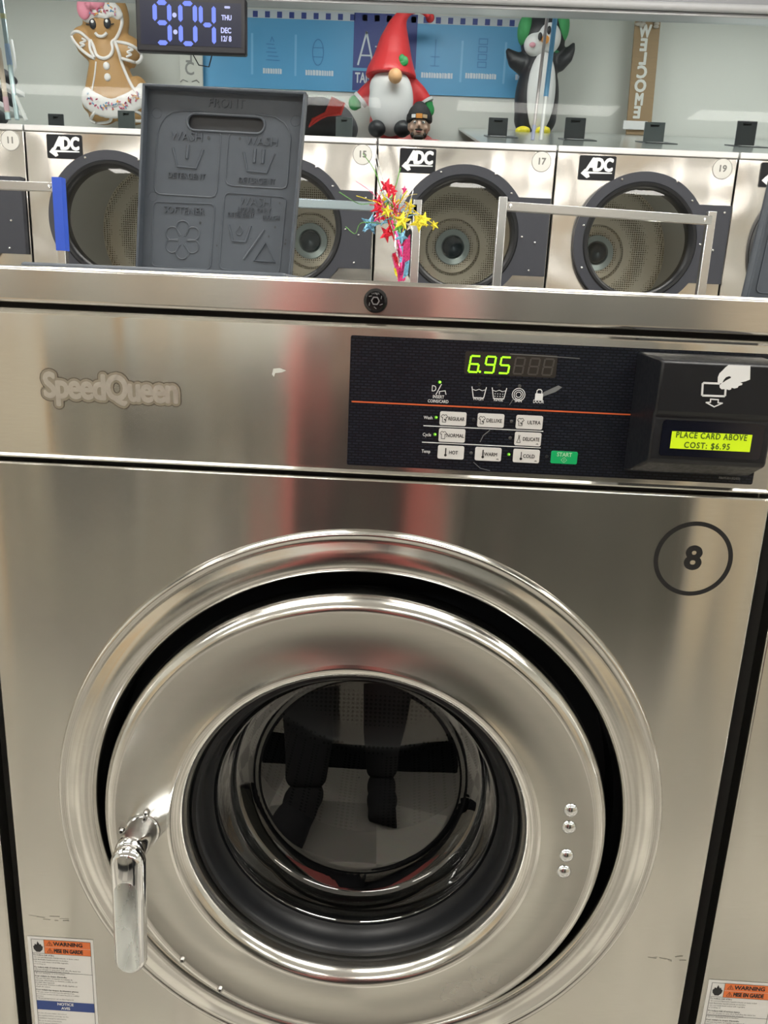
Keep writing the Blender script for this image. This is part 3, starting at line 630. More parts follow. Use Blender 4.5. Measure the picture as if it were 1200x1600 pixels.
# ------------------------------------------------------------------ soap dispenser (part of its washer) and neighbours
TY = .344
tl, tr, bl = at(228.5, 134.5, TY), at(481, 148, TY), at(217.5, 417, TY)
def make_tray():
    ex = (tr - tl); w_ = ex.length; ex.normalize()
    ez = (tl - bl).normalized(); hgt = (tl - bl).length + .03
    ey = Vector((0, 1, 0))
    o0 = tl - ez*hgt
    T = Matrix(((ex.x, 0, ez.x, o0.x), (0, 1, 0, TY), (ex.z, 0, ez.z, o0.z), (0, 0, 0, 1)))
    k = w_/ (1002/4545.)   # crop units
    e1, e2 = (1000., 50.), (-57., 1140.); det = e1[0]*e2[1] - e1[1]*e2[0]
    vis = (tl - bl).length
    def L(cx, cy):
        dx, dy = cx-125, cy-55
        a = (dx*e2[1] - dy*e2[0])/det; b = (e1[0]*dy - e1[1]*dx)/det
        return (a*w_, hgt - b*vis)
    dp = .016
    g = G(T)
    lo = [L(390, 262), ]
    s0, s1 = L(385, 268), L(860, 292)
    cz = (s0[1]+s1[1])/2; sr = .0092
    slot = [(s0[0]+sr + sr*cos(a), cz + sr*sin(a)) for a in [pi/2 + pi*k_/10 for k_ in range(11)]] + [(s1[0]-sr + sr*cos(a), cz + sr*sin(a)) for a in [-pi/2 + pi*k_/10 for k_ in range(11)]]
    g.poly([(0, 0), (w_, 0), (w_, hgt), (0, hgt)], 0, .004, holes=[slot])
    t = .0035
    lid = g.build('soap_lid', TRAY, WASHER, smooth=20); lid['label'] = 'charcoal soap lid moulded with wash, softener and bleach symbols'
    g = G(T)
    for a in ((0, t, 0, hgt), (w_-t, w_, 0, hgt), (0, w_, hgt-t, hgt)): g.box(a[0], a[1], -dp, .004, a[2], a[3])
    g.build('lid_rim', TRAY, lid, bevel=.0012, smooth=30)
    # rolled lip around the slot and a dark recess
    g = G(T)
    lip = [(s0[0]+sr + (sr+.001)*cos(a), -.0004, cz + (sr+.001)*sin(a)) for a in [pi/2 + pi*k_/10 for k_ in range(11)]] + [(s1[0]-sr + (sr+.001)*cos(a), -.0004, cz + (sr+.001)*sin(a)) for a in [-pi/2 + pi*k_/10 for k_ in range(11)]]
    g.tube(lip, .0016, 8, closed=True); g.build('slot_lip', TRAY, lid)
    G(T).box(s0[0]-.004, s1[0]+.004, .006, .03, cz-.016, cz+.016).build('slot_pocket', TRAYDK, lid)
    g = G(T)
    def ridge(P, r=.0010, closed=False, y=-.0002): g.tube([(a, y, b) for a, b in P], r, 6, closed=closed)
    def rr(c0, c1, c2, c3, rad):     # rounded quad from crop corners tl,tr,br,bl
        P = []; q = [Vector(L(*c)) for c in (c0, c1, c2, c3)]
        for i in range(4):
            a, b, c = q[i-1], q[i], q[(i+1) % 4]; r_ = rad[i]
            d0 = (a-b).normalized(); d1 = (c-b).normalized()
            p0, p1 = b + d0*r_, b + d1*r_
            for k_ in range(7): u = k_/6; P.append(tuple(p0*(1-u)**2 + b*2*u*(1-u) + p1*u*u))
        return P
    ridge(rr((165, 768), (562, 782), (535, 1210), (148, 1190), (.008,)*4), closed=True)
    ridge(rr((622, 708), (1015, 735), (985, 1235), (592, 1205), (.008,)*4), closed=True)
    P = rr((200, 190), (600, 215), (570, 742), (172, 715), (.038, .0, .008, .008))
    ridge([L(495, 222), L(460, 206), L(400, 202), L(340, 200), L(290, 212), L(245, 240), L(212, 290), L(195, 340), L(172, 680), L(180, 705), L(205, 720), L(535, 738), L(560, 728), L(572, 700), L(592, 350), L(580, 330)])
    ridge([L(745, 238), L(790, 228), L(850, 226), L(930, 240), L(985, 275), L(1018, 320), L(1030, 370), L(1018, 645), L(1010, 672), L(985, 682), L(665, 664), L(635, 652), L(624, 625), L(640, 370), L(652, 335)])
    # symbols
    b = .0016
    ridge([L(292, 430), L(318, 545), L(438, 556), L(482, 440)], b); ridge([L(388, 412), L(380, 496)], .0022)
    ridge([L(738, 455), L(762, 570), L(885, 582), L(930, 462)], b); ridge([L(810, 435), L(804, 520)], .0022); ridge([L(864, 438), L(858, 524)], .0022)
    ridge([L(652, 915), L(678, 1018), L(760, 1025), L(792, 920)], b); ridge([L(722, 918), L(700, 960), L(708, 978), L(728, 980), L(740, 960), L(735, 935)], .0010, closed=True)
    ridge([L(880, 945), L(750, 1140)], .0018); ridge([L(892, 1030), L(820, 1148), L(955, 1156)], .0018, closed=True)
    fc = Vector(L(352, 1015))
    for q in range(6):
        a = R(92 + 60*q); PP = []
        for k_ in range(15):
            u = k_/14; th = -1.15 + 2.3*u; 
            PP.append(fc + Vector((cos(a), sin(a)))*.0160 + Vector((cos(a+th*1.45), sin(a+th*1.45)))*.0088)
        PP = [fc + Vector((cos(a-.38), sin(a-.38)))*.006] + PP + [fc + Vector((cos(a+.38), sin(a+.38)))*.006]
        ridge([tuple(v) for v in PP], .0011)
    rot = -atan2(50, 1000)*0
    def tx(s, cx, cy, size, xs=1):
        x, z = L(cx, cy); g.text(s, size, x, z, -.0002, xs=xs, extrude=.0013, res=2)
    tx('FRONT', 625, 160, .0155, .95); tx('WASH', 378, 362, .0150, 1.0); tx('WASH', 850, 390, .0150, 1.0); tx('DETERGENT', 378, 606, .0100, .9); tx('DETERGENT', 824, 634, .0100, .9)
    tx('SOFTENER', 362, 825, .0125, .95); tx('WASH', 815, 768, .0150, 1.0); tx('LIQUID ONLY', 812, 820, .0085, .85); tx('DETERGENT', 728, 852, .0080, .8); tx('BLEACH', 922, 868, .0080, .8)
    for c_, z_, r_ in ((190, 218, .0065), (1055, 262, .0065), (162, 735, .006)): x, z = L(c_, z_); g.tube([(x+r_*cos(a), 0, z+r_*sin(a)) for a in [2*pi*i/20 for i in range(20)]], .0004, 5, closed=True)
    g.build('moulded_symbols', TRAY, lid, smooth=40)
    for px, py in ((968, 772), (948, 928), (468, 905), (910, 990), (825, 975)): pass
    d = G(T)
    for c_, z_, r_ in ((973, 772, .0012), (949, 928, .0016), (468, 903, .0018), (910, 988, .0013), (576, 1050, .0013), (1018, 1035, .0016), (1020, 1010, .0012), (795, 1002, .0008), (515, 368, .0024), (712, 372, .002)):
        x, z = L(c_, z_); d.disc(x, z, r_, -.0006, n=10, sx=.8)
    d.build('wet_spots', TRAYDK, lid)['kind'] = 'stuff'
    # base frame lying on the cover
    b0, b1 = at(38, 408, .06), at(447, 431, .06)
    fr = G(); fr.box(b0.x, b1.x, .05, .075, 1.278, 1.2850).box(b0.x, b0.x+.03, .075, .33, 1.278, 1.2850).box(b1.x-.03, b1.x, .075, .33, 1.278, 1.2850).box(b0.x, b1.x, .33, .36, 1.278, 1.2850)
    f = fr.build('soap_drawer_frame', TRAY, WASHER, bevel=.003)
    return lid
make_tray()
RW = copy_tree(WASHER, skip=('number_decal',)); RW.location.x = .8204
RW['label'] = 'stainless front-load washer at right edge, mostly cut off, with orange warning label'
LW = copy_tree(WASHER, skip=('number_decal', 'soap_lid', 'soap_drawer_frame')); LW.location.x = -.8165
LW['label'] = 'stainless front-load washer, only a thin strip showing at the left edge'
for o in (RW, LW): o['group'] = 'front-load washers in the near row'
# the facing row behind the photographer
for i, x in enumerate((-.86, -.04)):
    o = copy_tree(WASHER, skip=('number_decal', 'soap_lid', 'soap_drawer_frame', 'card_reader', 'moulded_symbols'))
    o.location = (x-.12, -1.80, 0); o.rotation_euler = (0, 0, pi)
    o['label'] = 'stainless front-load washer in the facing row behind the camera'; o['group'] = 'washers in the facing row'
# invented slatted counters, unseen, giving the washer steel warm streaky reflections
OAK = [noise_rough(mat('oak_'+n, c, .45), (40, 40, 3), .4, .55, colvar=.15) for n, c in (('pale', (.72, .60, .43)), ('honey', (.80, .48, .20)), ('grey', (.40, .37, .33)), ('cream', (.78, .72, .60)))]
def counter(x0, x1, label):
    t = thing('reflection_counter', label, 'counter', ((x0+x1)/2, -1.85, 0), 'wooden counters added for warm reflections')
    G().box(x0, x1, -2.6, -1.82, 1.16, 1.20).build('counter_top', OAK[3], t, bevel=.004)
    G().box(x0+.02, x1-.02, -2.55, -1.90, 0, 1.16).build('carcass', OAK[2], t)
    random.seed(int(x0*100)); x = x0+.01
    while x < x1-.05:
        q = random.choice((.05, .08, .12, .16)); q = min(q, x1-.01-x)
        G().box(x+.004, x+q-.004, -1.90, -1.87, .06, 1.15).build('slat', random.choice((OAK[0], OAK[0], OAK[1], OAK[3], OAK[2])), t, bevel=.002); x += q
cm = thing('reflection_cabinet', 'dark olive cabinet added behind the camera to darken reflections in the steel', 'reflection cabinet', (.66, -1.80, 0))  # invented cabinet dressed as a change machine, unseen, darkens the reflected steel
CMD = noise_rough(mat('dark_olive_enamel', (.045, .045, .035), .45), (20, 20, 20), .35, .5)
G().box(.30, .98, -2.5, -1.84, .04, 1.72).build('cabinet', CMD, cm, bevel=.012)
G().box(.36, .92, -1.842, -1.828, 1.10, 1.60).build('front_plate', mat('plate_grey', (.22, .22, .20), .35, .7), cm, bevel=.006)
G().box(.54, .74, -1.842, -1.80, .80, .90).build('coin_cup', ALU, cm, bevel=.01)
G().box(.50, .60, -1.83, -1.815, 1.34, 1.40).build('note_slot', BLACK, cm, bevel=.004)
counter(1.02, 4.0, 'slatted wooden counter added behind the camera to the right for warm reflections'); counter(-4.0, -1.40, 'slatted wooden counter added behind the camera to the left for warm reflections')

# ------------------------------------------------------------------ dryers across the aisle
PERF = mat('drum_perforated_cream', (.62, .55, .38), .45, .35)
def perf_setup(m):
    b = m.node_tree.nodes['Principled BSDF']; tc = nd(m, 'ShaderNodeTexCoord')
    vo = nd(m, 'ShaderNodeTexVoronoi'); vo.inputs['Randomness'].default_value = .1; vo.inputs['Scale'].default_value = 95
    lk(m, tc.outputs['Object'], vo.inputs['Vector'])
    cr = nd(m, 'ShaderNodeMath', operation='GREATER_THAN'); cr.inputs[1].default_value = .36; lk(m, vo.outputs['Distance'], cr.inputs[0])
    mx = nd(m, 'ShaderNodeMix', data_type='RGBA'); mx.inputs[6].default_value = (.10, .08, .045, 1); mx.inputs[7].default_value = (.66, .62, .52, 1)
    lk(m, cr.outputs[0], mx.inputs[0]); lk(m, mx.outputs[2], b.inputs['Base Color'])
perf_setup(PERF)
DRUMSIDE = mat('galvanised_drum_side', (.50, .52, .53), .4, .6)
HUBRING = mat('pale_hub_ring', (.46, .56, .58), .35, .3)
HUBDK = mat('dark_hub_cap', (.05, .075, .095), .25, .4)
DY, DP, DCZ = 2.70, .727, 1.535
LOGOBLK = mat('logo_black', (.008, .009, .012), .35, 0, .25)
def make_dryer():
    D = thing('tumble_dryer', 'stainless tumble dryer', 'tumble dryer', (0, DY, 0), 'stainless dryers along the far side of the aisle')
    a, b = .0035, DP-.0035; cx = .3635
    g = G().box(a, a+.003, DY+.02, DY+.93, 0, 1.88).box(b-.003, b, DY+.02, DY+.93, 0, 1.88).box(a, b, DY+.02, DY+.93, 1.877, 1.88).box(a, b, DY+.927, DY+.93, 0, 1.88)
    g.build('cabinet', mat('dryer_side_grey', (.42, .42, .42), .4, .6), D)
    g = G(); rect_hole(g, cx, DCZ, .222, a, b, .12, 1.868, DY, 96); fp = g.build('front_panel', STEEL_DRYER, D, bevel=.003, smooth=30)
    G().box(a, b, DY-.006, DY+.025, 1.868, 1.892).build('top_flange', mat('flange_grey', (.62, .62, .63), .3, .7), D, bevel=.003)
    G().box(a+.01, b-.01, DY+.03, DY+.9, 0, .12).build('plinth', BLACK_MATTE, D)
    dr = G().lathe([(.222, DY), (.222, DY+.05), (.325, DY+.06), (.335, DY+.09), (.335, DY+.74)], (cx, 0, DCZ), 80).build('drum', DRUMSIDE, D)
    G().lathe([(.335, DY+.74), (.325, DY+.76), (.14, DY+.775), (.13, DY+.765), (.125, DY+.775), (.088, DY+.77)], (cx, 0, DCZ), 80).build('drum_back', PERF, dr)
    G().lathe([(.088, DY+.77), (.085, DY+.755), (.058, DY+.75), (.052, DY+.76)], (cx, 0, DCZ), 48).build('hub_ring', HUBRING, dr)
    G().lathe([(.052, DY+.765), (.050, DY+.74), (.040, DY+.725), (.020, DY+.712), (.001, DY+.708)], (cx, 0, DCZ), 48).build('hub_cap', HUBDK, dr)
    l = bpy.data.lights.new('drum_fill', 'POINT'); l.energy = DRUM_W; l.color = (1, .95, .82); l.shadow_soft_size = .03  # added fill light that brightens the drum behind the door glass
    lo = bpy.data.objects.new('drum_fill', l); C.objects.link(lo); lo.parent = D; lo.location = (cx+.12, .20, DCZ-.22)
    # door: charcoal ring merged with a hinge plate
    ro = .268; P = [(cx + ro*cos(t), DCZ + ro*sin(t)) for t in [R(34.5 + 291*k/72) for k in range(73)]] + [(cx+.352, DCZ-.152), (cx+.352, DCZ+.152)]
    hole = [(cx + .212*cos(2*pi*k/72), DCZ + .212*sin(2*pi*k/72)) for k in range(72)]
    dd = G().poly(P, DY-.035, DY-.004, holes=[hole]).build('door', DOORDK, D, bevel=.005, seg=3, smooth=35)
    G().lathe([(.232, DY-.034), (.226, DY-.041), (.216, -.040+DY), (.208, DY-.030), (.203, DY-.008), (.203, DY+.03)], (cx, 0, DCZ), 80).build('door_gasket', BLACK, dd)
    G().lathe([(.206, DY-.012), (.12, DY-.014), (.0005, DY-.015)], (cx, 0, DCZ), 64).build('door_glass', GLASSD, dd)
    for sx_, sz_ in ((-.235, .055), (-.225, -.11), (.325, .125), (.245, .0), (.30, -.02), (.285, -.13), (-.10, .235), (.12, .235), (.19, .165)):
        G().lathe([(0, -.005), (.004, -.004), (.0058, 0)], (cx+sx_, DY-.0355, DCZ+sz_), 14).build('screw', CHROME, dd)
    x, z = .168, 1.813; x = .0975+.071-.0
    x = .166
    lp = G().poly(rnd2(.093, .240, z-.046, z+.046, .006), DY-.004, DY).build('logo_plate', LOGOBLK, D)
    g = G()
    g.text('A', .066, .140, z+.010, DY-.0048, xs=.85, bold=.0035, shear=.25); g.text('DC', .066, .190, z+.010, DY-.0048, xs=.78, bold=.0035, shear=.05)
    g.poly([(.102, z-.022), (.118, z-.004), (.122, z-.014), (.228, z-.016), (.228, z-.020), (.134, z-.022), (.140, z-.034), (.128, z-.040)], DY-.0048)
    g.build('logo_lettering', INKW, lp)
    return D
def badge(D, x0, num):
    x, z = x0 + .6675, 1.829
    b = G().disc(x, z, .040, DY-.0015, DY, 48).build('number_badge', mat('badge_pale', (.60, .60, .57), .35, .4), D)
    b_ = G(); b_.ringf(x, z, .0375, .0395, DY-.002, 48); b_.text(num, .035, x, z, DY-.002, bold=.0012); b_.build('badge_number', mat('badge_ink', (.16, .16, .15), .5), b)
DRUM_W = 1.0
DR0 = make_dryer()
LBL = ['stainless dryer with badge 11, cut off by the left edge of the photo', 'stainless dryer seen just left of the upright soap lid, logo at its top left', 'stainless dryer mostly hidden behind the upright soap lid, badge 15',
       'stainless dryer with badge 17 behind the foil star bouquet', 'stainless dryer with badge 19 at right under the chrome rail', 'stainless dryer behind the soap lid at the right edge']
dry = []
for i, (k, num) in enumerate(((-1, '11'), (0, '13'), (1, '15'), (2, '17'), (3, '19'), (4, '21'))):
    x0 = -1.597 + DP*k
    d = DR0 if i == 0 else copy_tree(DR0)
    d['label'] = LBL[i]; d.location.x = x0; dry.append((d, x0, num))
for d, x0, num in dry: badge(d, x0, num)
for c in list(DR0.children): pass

# ------------------------------------------------------------------ laundry carts
def cart(x0, x1, y0, y1, zt0, zt1, label, postmat0, postmat1, barmat, depth=.55, w_=.011):
    t = thing('laundry_cart', label, 'laundry cart', ((x0+x1)/2, (y0+y1)/2, 0), 'wire laundry carts in the aisle')
    for x, y, zt, m_ in ((x0, y0, zt0, postmat0), (x1, y1, zt1, postmat1)):
        G().tube([(x, y, .12), (x, y, zt)], w_, 4, sq=True).build('post', m_, t, bevel=.0015)
    zb0, zb1 = zt0-.022, zt1-.022
    G().tube([(x0, y0, zb0), (x1, y1, zb1)], w_, 4, sq=True).build('hanging_bar', barmat, t, bevel=.0015)
    for x, y, z in ((x0, y0, zb0), (x1, y1, zb1)):
        s = .02 if x == x0 else -.02
        G().lathe([(0, -.004), (.004, -.003), (.005, 0)], (x+s, y-w_, z), 12).build('bolt', CHROME, t)
    g = G()
    xa, xb = min(x0, x1)+.02, max(x0, x1)-.02; ya, yb = (y0+y1)/2-depth/2, (y0+y1)/2+depth/2
    for z in (.14, .45, .72): g.tube([(xa, ya, z), (xb, ya, z), (xb, yb, z), (xa, yb, z)], .005, 6, closed=True)
    for k in range(9):
        u = k/8; x = xa + (xb-xa)*u; g.tube([(x, ya, .72), (x, ya, .14), (x, yb, .14), (x, yb, .72)], .0022, 5)
    for k in range(7):
        u = k/6; y = ya + (yb-ya)*u; g.tube([(xa, y, .72), (xa, y, .14), (xb, y, .14), (xb, y, .72)], .0022, 5)
    g.build('wire_basket', CHROME, t)
    for x in (xa, xb):
        for y in (ya, yb):
            q = G().box(x-.012, x+.012, y-.012, y+.012, .085, .14).build('caster', ALU, t)
            G().lathe([(0, -.014), (.032, -.014), (.037, -.01), (.037, .01), (.032, .014), (0, .014)], (x, y, .038), 20, axis='x').build('wheel', BLACK_MATTE, q)
    return t
BLUE = mat('blue_tape', (.03, .10, .62), .35)
a, b = at(786, 308, 1.4), at(1112, 331, 1.48)
cart(a.x, b.x, 1.4, 1.48, a.z, b.z, 'chrome laundry cart rail in front of the dryer with badge 19', ALU, ALU, ALU)
a, b = at(340, 300, 1.4), at(653, 311, 1.4)
cart(a.x, b.x, 1.42, 1.42, a.z+.006, b.z, 'chrome laundry cart rail running from behind the soap lid to the foil bouquet', ALU, ALU, mat('blued_chrome', (.45, .55, .62), .2, 1))
a, b = at(-260, 285, 1.4), at(91.5, 279, 1.4)
c0 = cart(a.x, b.x, 1.4, 1.4, b.z, b.z, 'laundry cart rail at the left edge whose post is wrapped in blue tape', ALU, ALU, ALU)
pb = at(98, 392, 1.4)
G().tube([(b.x, 1.4, pb.z), (b.x, 1.4, b.z+.002)], .0128, 4, sq=True).build('blue_tape_wrap', BLUE, c0)

# ------------------------------------------------------------------ foil star bouquet on top of the washer
BY = .52
def foil(name, c): return noise_rough(mat(name, c, .25, .75), (220, 220, 220), .15, .45, .5)
FR, FP, FB, FY, FG, FS = foil('foil_red', (.75, .03, .06)), foil('foil_pink', (.80, .06, .25)), foil('foil_blue', (.18, .42, .62)), foil('foil_yellow', (.80, .68, .05)), foil('foil_green', (.15, .42, .08)), foil('foil_silver', (.75, .76, .78))
base = at(627, 441, BY); base.z = 1.2802
B = thing('foil_bouquet', 'small bouquet of coloured foil stars and tinsel standing on the washer top', 'bouquet', base)
def bp(px, py, dy=0): return at(px, py, BY+dy)
g = G(); g.add([tuple(bp(*q)) for q in ((614, 395, -.004), (622, 398, -.012), (632, 380, -.01), (641, 366, 0), (641, 402, .006), (633, 438, 0), (622, 440, -.006), (617, 420, -.004), (630, 440, .012), (612, 400, .01))],
    [(0, 1, 7), (1, 6, 7), (1, 2, 6), (2, 5, 6), (2, 3, 4), (2, 4, 5), (9, 7, 8), (9, 0, 7), (8, 5, 4), (9, 8, 4), (9, 4, 3)])
g.build('foil_wrap', FP, B, smooth=0)
for n_, m_, q in (('foil_strip', FB, ((633, 410, -.014), (640, 406, -.010), (637, 430, -.012), (629, 436, -.014))), ('foil_strip', FY, ((615, 418, -.014), (619, 420, -.016), (622, 436, -.014), (617, 428, -.012))), ('foil_strip', FB, ((626, 385, -.016), (630, 384, -.016), (628, 410, -.018), (624, 410, -.018))),
                  ('foil_strip', FR, ((613, 396, -.012), (621, 398, -.016), (622, 416, -.016), (617, 410, -.012)))):
    P = [tuple(bp(*k)) for k in q]; P2 = [(a[0], a[1]+.003, a[2]) for a in P]
    g = G().add(P + P2, [(0, 1, 2, 3), (7, 6, 5, 4), (0, 4, 5, 1), (1, 5, 6, 2), (2, 6, 7, 3), (3, 7, 4, 0)]); g.build(n_, m_, B, smooth=0)
def star(px, py, r, m_, dy=0, tilt=.3, ro=0, squash=1):
    c = bp(px, py, dy); rr_ = r/930.
    vs = []; n = 5
    for k in range(10):
        a = ro + pi*k/5; q = rr_ if k % 2 == 0 else rr_*.42
        vs.append((c.x + q*sin(a)*squash, c.y + q*cos(a)*tilt, c.z + q*cos(a)))
    fs = [(k, (k+1) % 10, 10) for k in range(10)] + [((k+1) % 10, k, 11) for k in range(10)]
    vs += [(c.x, c.y-rr_*.22, c.z), (c.x, c.y+rr_*.22, c.z)]
    G().add(vs, fs).build('foil_star', m_, B, smooth=0)
    return c
root_ = bp(626, 385)
for (px, py, r, m_, dy, ti, ro, sq) in ((579, 350, 16, FB, .01, .2, .2, 1), (628, 345, 14, FY, -.03, .3, .1, 1), (655, 347, 15, FY, -.01, .3, .6, 1), (640, 322, 12, FY, .02, .5, .3, .8), (679, 352, 8, FY, .01, .2, .9, .9), (662, 343, 12, FY, .02, .1, .2, 1), (604, 365, 14, FR, .0, .2, .4, .8),
        (592, 316, 12, FR, .01, .4, .0, .9), (590, 328, 11, FR, -.02, .2, .7, 1), (604, 291, 13, FR, .0, .3, .3, .9), (612, 310, 13, FR, .02, .2, .8, .7), (604, 330, 10, FY, -.03, .4, .2, 1), (627, 370, 11, FB, -.03, .3, .5, 1), (622, 355, 10, FG, -.02, .3, .2, 1), (632, 297, 8, FP, .02, .2, .0, .6), (602, 310, 9, FY, -.01, .3, .5, .8),
        (614, 298, 9, FR, -.02, .2, .4, .8), (618, 322, 14, FR, .01, .2, .9, .7), (590, 340, 8, FP, .01, .2, .1, 1), (641, 353, 9, FS, .0, .2, .1, .8), (600, 340, 8, FR, .02, .3, .5, 1)):
    star(px, py, r, m_, dy, ti, ro, sq)
random.seed(3)
def strand(q, m_, r=.0006): 
    P = [bp(*k) for k in q]; out = []
    for i in range(len(P)-1):
        p0, p1, p2, p3 = P[max(0, i-1)], P[i], P[i+1], P[min(len(P)-1, i+2)]
        for k in range(6):
            u = k/6; out.append(.5*((2*p1) + (p2-p0)*u + (2*p0-5*p1+4*p2-p3)*u*u + (3*p1-p0-3*p2+p3)*u**3))
    out.append(P[-1]); G().tube(out, r, 5).build('tinsel_strand', m_, B)
strand([(626, 385, 0), (605, 345, 0), (585, 320, 0), (560, 318, 0), (530, 300, .01)], FG); strand([(626, 385, 0), (600, 325, 0), (575, 312, .01), (557, 306, .02)], FY)
strand([(626, 385, 0), (598, 320, 0), (590, 270, 0), (583, 232, .01)], FS, .0007); strand([(626, 385, 0), (604, 300, 0), (593, 262, 0), (588, 240, 0)], FS, .0008); strand([(626, 385, 0), (600, 310, 0), (586, 268, 0), (567, 240, .02)], FG)
strand([(626, 385, 0), (612, 320, 0), (620, 285, 0), (626, 262, 0)], FG, .0008); strand([(600, 350, 0), (565, 348, 0), (555, 365, .0), (540, 354, 0)], FG); strand([(626, 375, 0), (640, 330, 0), (655, 335, 0), (680, 352, .01)], FY, .0008)
strand([(626, 385, 0), (636, 330, 0), (645, 300, 0), (643, 285, .02)], FS, .0005); strand([(620, 360, 0), (600, 322, 0), (580, 300, 0), (556, 283, 0)], FP, .0005); strand([(620, 385, 0), (606, 340, 0), (608, 300, 0), (612, 288, 0)], FR, .0016)
strand([(624, 385, 0), (616, 350, 0), (606, 322, 0), (600, 300, 0)], FS, .0016); strand([(626, 430, 0), (627, 400, -.016), (622, 375, -.01), (612, 345, 0)], FP, .0022); strand([(628, 430, 0), (620, 395, -.016), (618, 375, -.01), (622, 345, 0)], FS, .0018)
for k in range(46):
    a = random.uniform(-1.9, 1.3); l = random.uniform(18, 52); px, py = 612 + random.uniform(-10, 12), 335 + random.uniform(-20, 18)
    strand([(px, py, random.uniform(-.02, .02)), (px + l*.5*sin(a), py - l*.45*cos(a), random.uniform(-.02, .02)), (px + l*sin(a)*.8, py - l*.8*cos(a) + 6, random.uniform(-.03, .03))], random.choice((FR, FR, FY, FG, FP, FS, FB)), random.choice((.0005, .0008, .0012)))

# ------------------------------------------------------------------ wall clock hung in front of the opening
c0_, c1_ = at(213, 79, 2.6), at(384, 84, 2.6); ct = at(215, -9, 2.6)
KX0, KX1, KZ0, KZ1 = c0_.x, c1_.x, c0_.z, ct.z
K = thing('digital_clock', 'black framed digital clock showing 9:04 in blue digits', 'clock', ((KX0+KX1)/2, 2.62, KZ0))
G().box(KX0, KX1, 2.605, 2.64, KZ0, KZ1).build('frame', mat('clock_frame', (.012, .012, .015), .4, 0, .25), K, bevel=.006)
bz = .018
G().poly([(KX0+bz, KZ0+bz*1.35), (KX1-bz, KZ0+bz*1.35), (KX1-bz, KZ1-bz), (KX0+bz, KZ1-bz)], 2.6035).build('screen', mat('clock_screen', (.004, .005, .012), .35, 0, .2, emit=(.02, .025, .07), es=.25), K)
G().tube([((KX0+KX1)/2-.1, 2.64, KZ1-.02), ((KX0+KX1)/2-.1, 2.69, KZ1+.05)], .006, 8).tube([((KX0+KX1)/2+.1, 2.64, KZ1-.02), ((KX0+KX1)/2+.1, 2.69, KZ1+.05)], .006, 8).build('hanger', BLACK, K)
G().tube([(KX0+.20, 2.64, KZ0+.02), (KX0+.23, 2.65, KZ0-.03), (KX0+.27, 2.65, KZ0-.035), (KX0+.29, 2.64, KZ0+.02)], .0025, 6).build('cable', BLACK, K)
CBLUE = mat('clock_digit_blue', (.02, .03, .12), .6, emit=(.14, .22, 1.0), es=.8); CW = mat('clock_white', (.1, .1, .15), .6, emit=(.5, .56, 1), es=.6)
def kq(px, py): p = at(px, py, 2.6025); return (p.x, p.z)
SEG7 = {'9': 'abcdfg', '0': 'abcdef', '4': 'bcfg'}
def bigdig(g, cx, cz, on, hh, ww, t):
    h2, w2, e = hh/2, ww/2, t*.62
    S7 = {'a': ((-w2+e, h2), (w2-e, h2)), 'g': ((-w2+e, 0), (w2-e, 0)), 'd': ((-w2+e, -h2), (w2-e, -h2)), 'f': ((-w2, h2-e*.6), (-w2, e*.7)), 'b': ((w2, h2-e*.6), (w2, e*.7)), 'e': ((-w2, -e*.7), (-w2, -h2+e*.6)), 'c': ((w2, -e*.7), (w2, -h2+e*.6))}
    for k in on:
        (a, b_), (c, d_) = S7[k]; v = Vector((c-a, d_-b_)).normalized(); nrm = Vector((-v.y, v.x))*t/2; p, q = Vector((cx+a, cz+b_)), Vector((cx+c, cz+d_))
        g.poly([tuple(x) for x in (p - v*t*.15, p + v*t*.35 + nrm, q - v*t*.35 + nrm, q + v*t*.15, q - v*t*.35 - nrm, p + v*t*.35 - nrm)][::-1], 2.6025)
dgt = G()
x, z = kq(253.5, 35.5); bigdig(dgt, x, z, SEG7['9'], .137, .056, .017)
x, z = kq(293.5, 37); bigdig(dgt, x, z, SEG7['0'], .137, .056, .017)
x, z = kq(324, 39); bigdig(dgt, x, z, SEG7['4'], .137, .050, .016)
dgt.build('clock_digits', CBLUE, K)
for q in ((272.5, 23.5), (274, 50)): x, z = kq(*q); G().disc(x, z, .0085, 2.6025).build('colon_dot', CW, K)
g = G(); x, z = kq(355, 11.5); g.poly(rnd2(x-.011, x+.011, z-.004, z+.004, .003), 2.6025)
g.build('status_bar', CW, K)
for s_, px, py, q_, n_ in (('THU', 354, 28, .024, 'day_text'), ('DEC', 353, 48, .026, 'month_text'), ('12/ 8', 353, 61, .026, 'date_text')):
    x, z = kq(px, py); G().text(s_, q_, x, z, 2.6025, xs=.8, bold=.001).build(n_, CW, K)

# ------------------------------------------------------------------ pane in place of the mirror; its reflected room built solid behind
pane = G().box(X0, X1, 2.775, 2.781, 1.90, 2.415)
pn = struct('mirror_pane_1', pane, PANE)
DECK = mat('deck_pale_steel', (.46, .49, .47), .18, .5)
def deck(x0, x1, y0, y1, zf, name, slope=(1.90, 2.51)):
    z0 = slope[0] + (slope[1]-slope[0])*(y0-2.8)/2.8; z1 = slope[0] + (slope[1]-slope[0])*(y1-2.8)/2.8
    g = G().add([(x, y, z-d) for x in (x0, x1) for y, z in ((y0, z0), (y1, z1)) for d in (0, .012)], [(0, 2, 6, 4), (1, 5, 7, 3), (0, 1, 3, 2), (4, 6, 7, 5), (0, 4, 5, 1), (2, 3, 7, 6)])
    g.box(x0+.02, x1-.02, max(3.80, y0+.02), y1-.02, .976, min(z0 if y0 > 3.7 else 2.05, z1)-.02)
    return struct(name, g, DECK)
SR, SL = (1.90, 2.51), (1.875, 2.385)
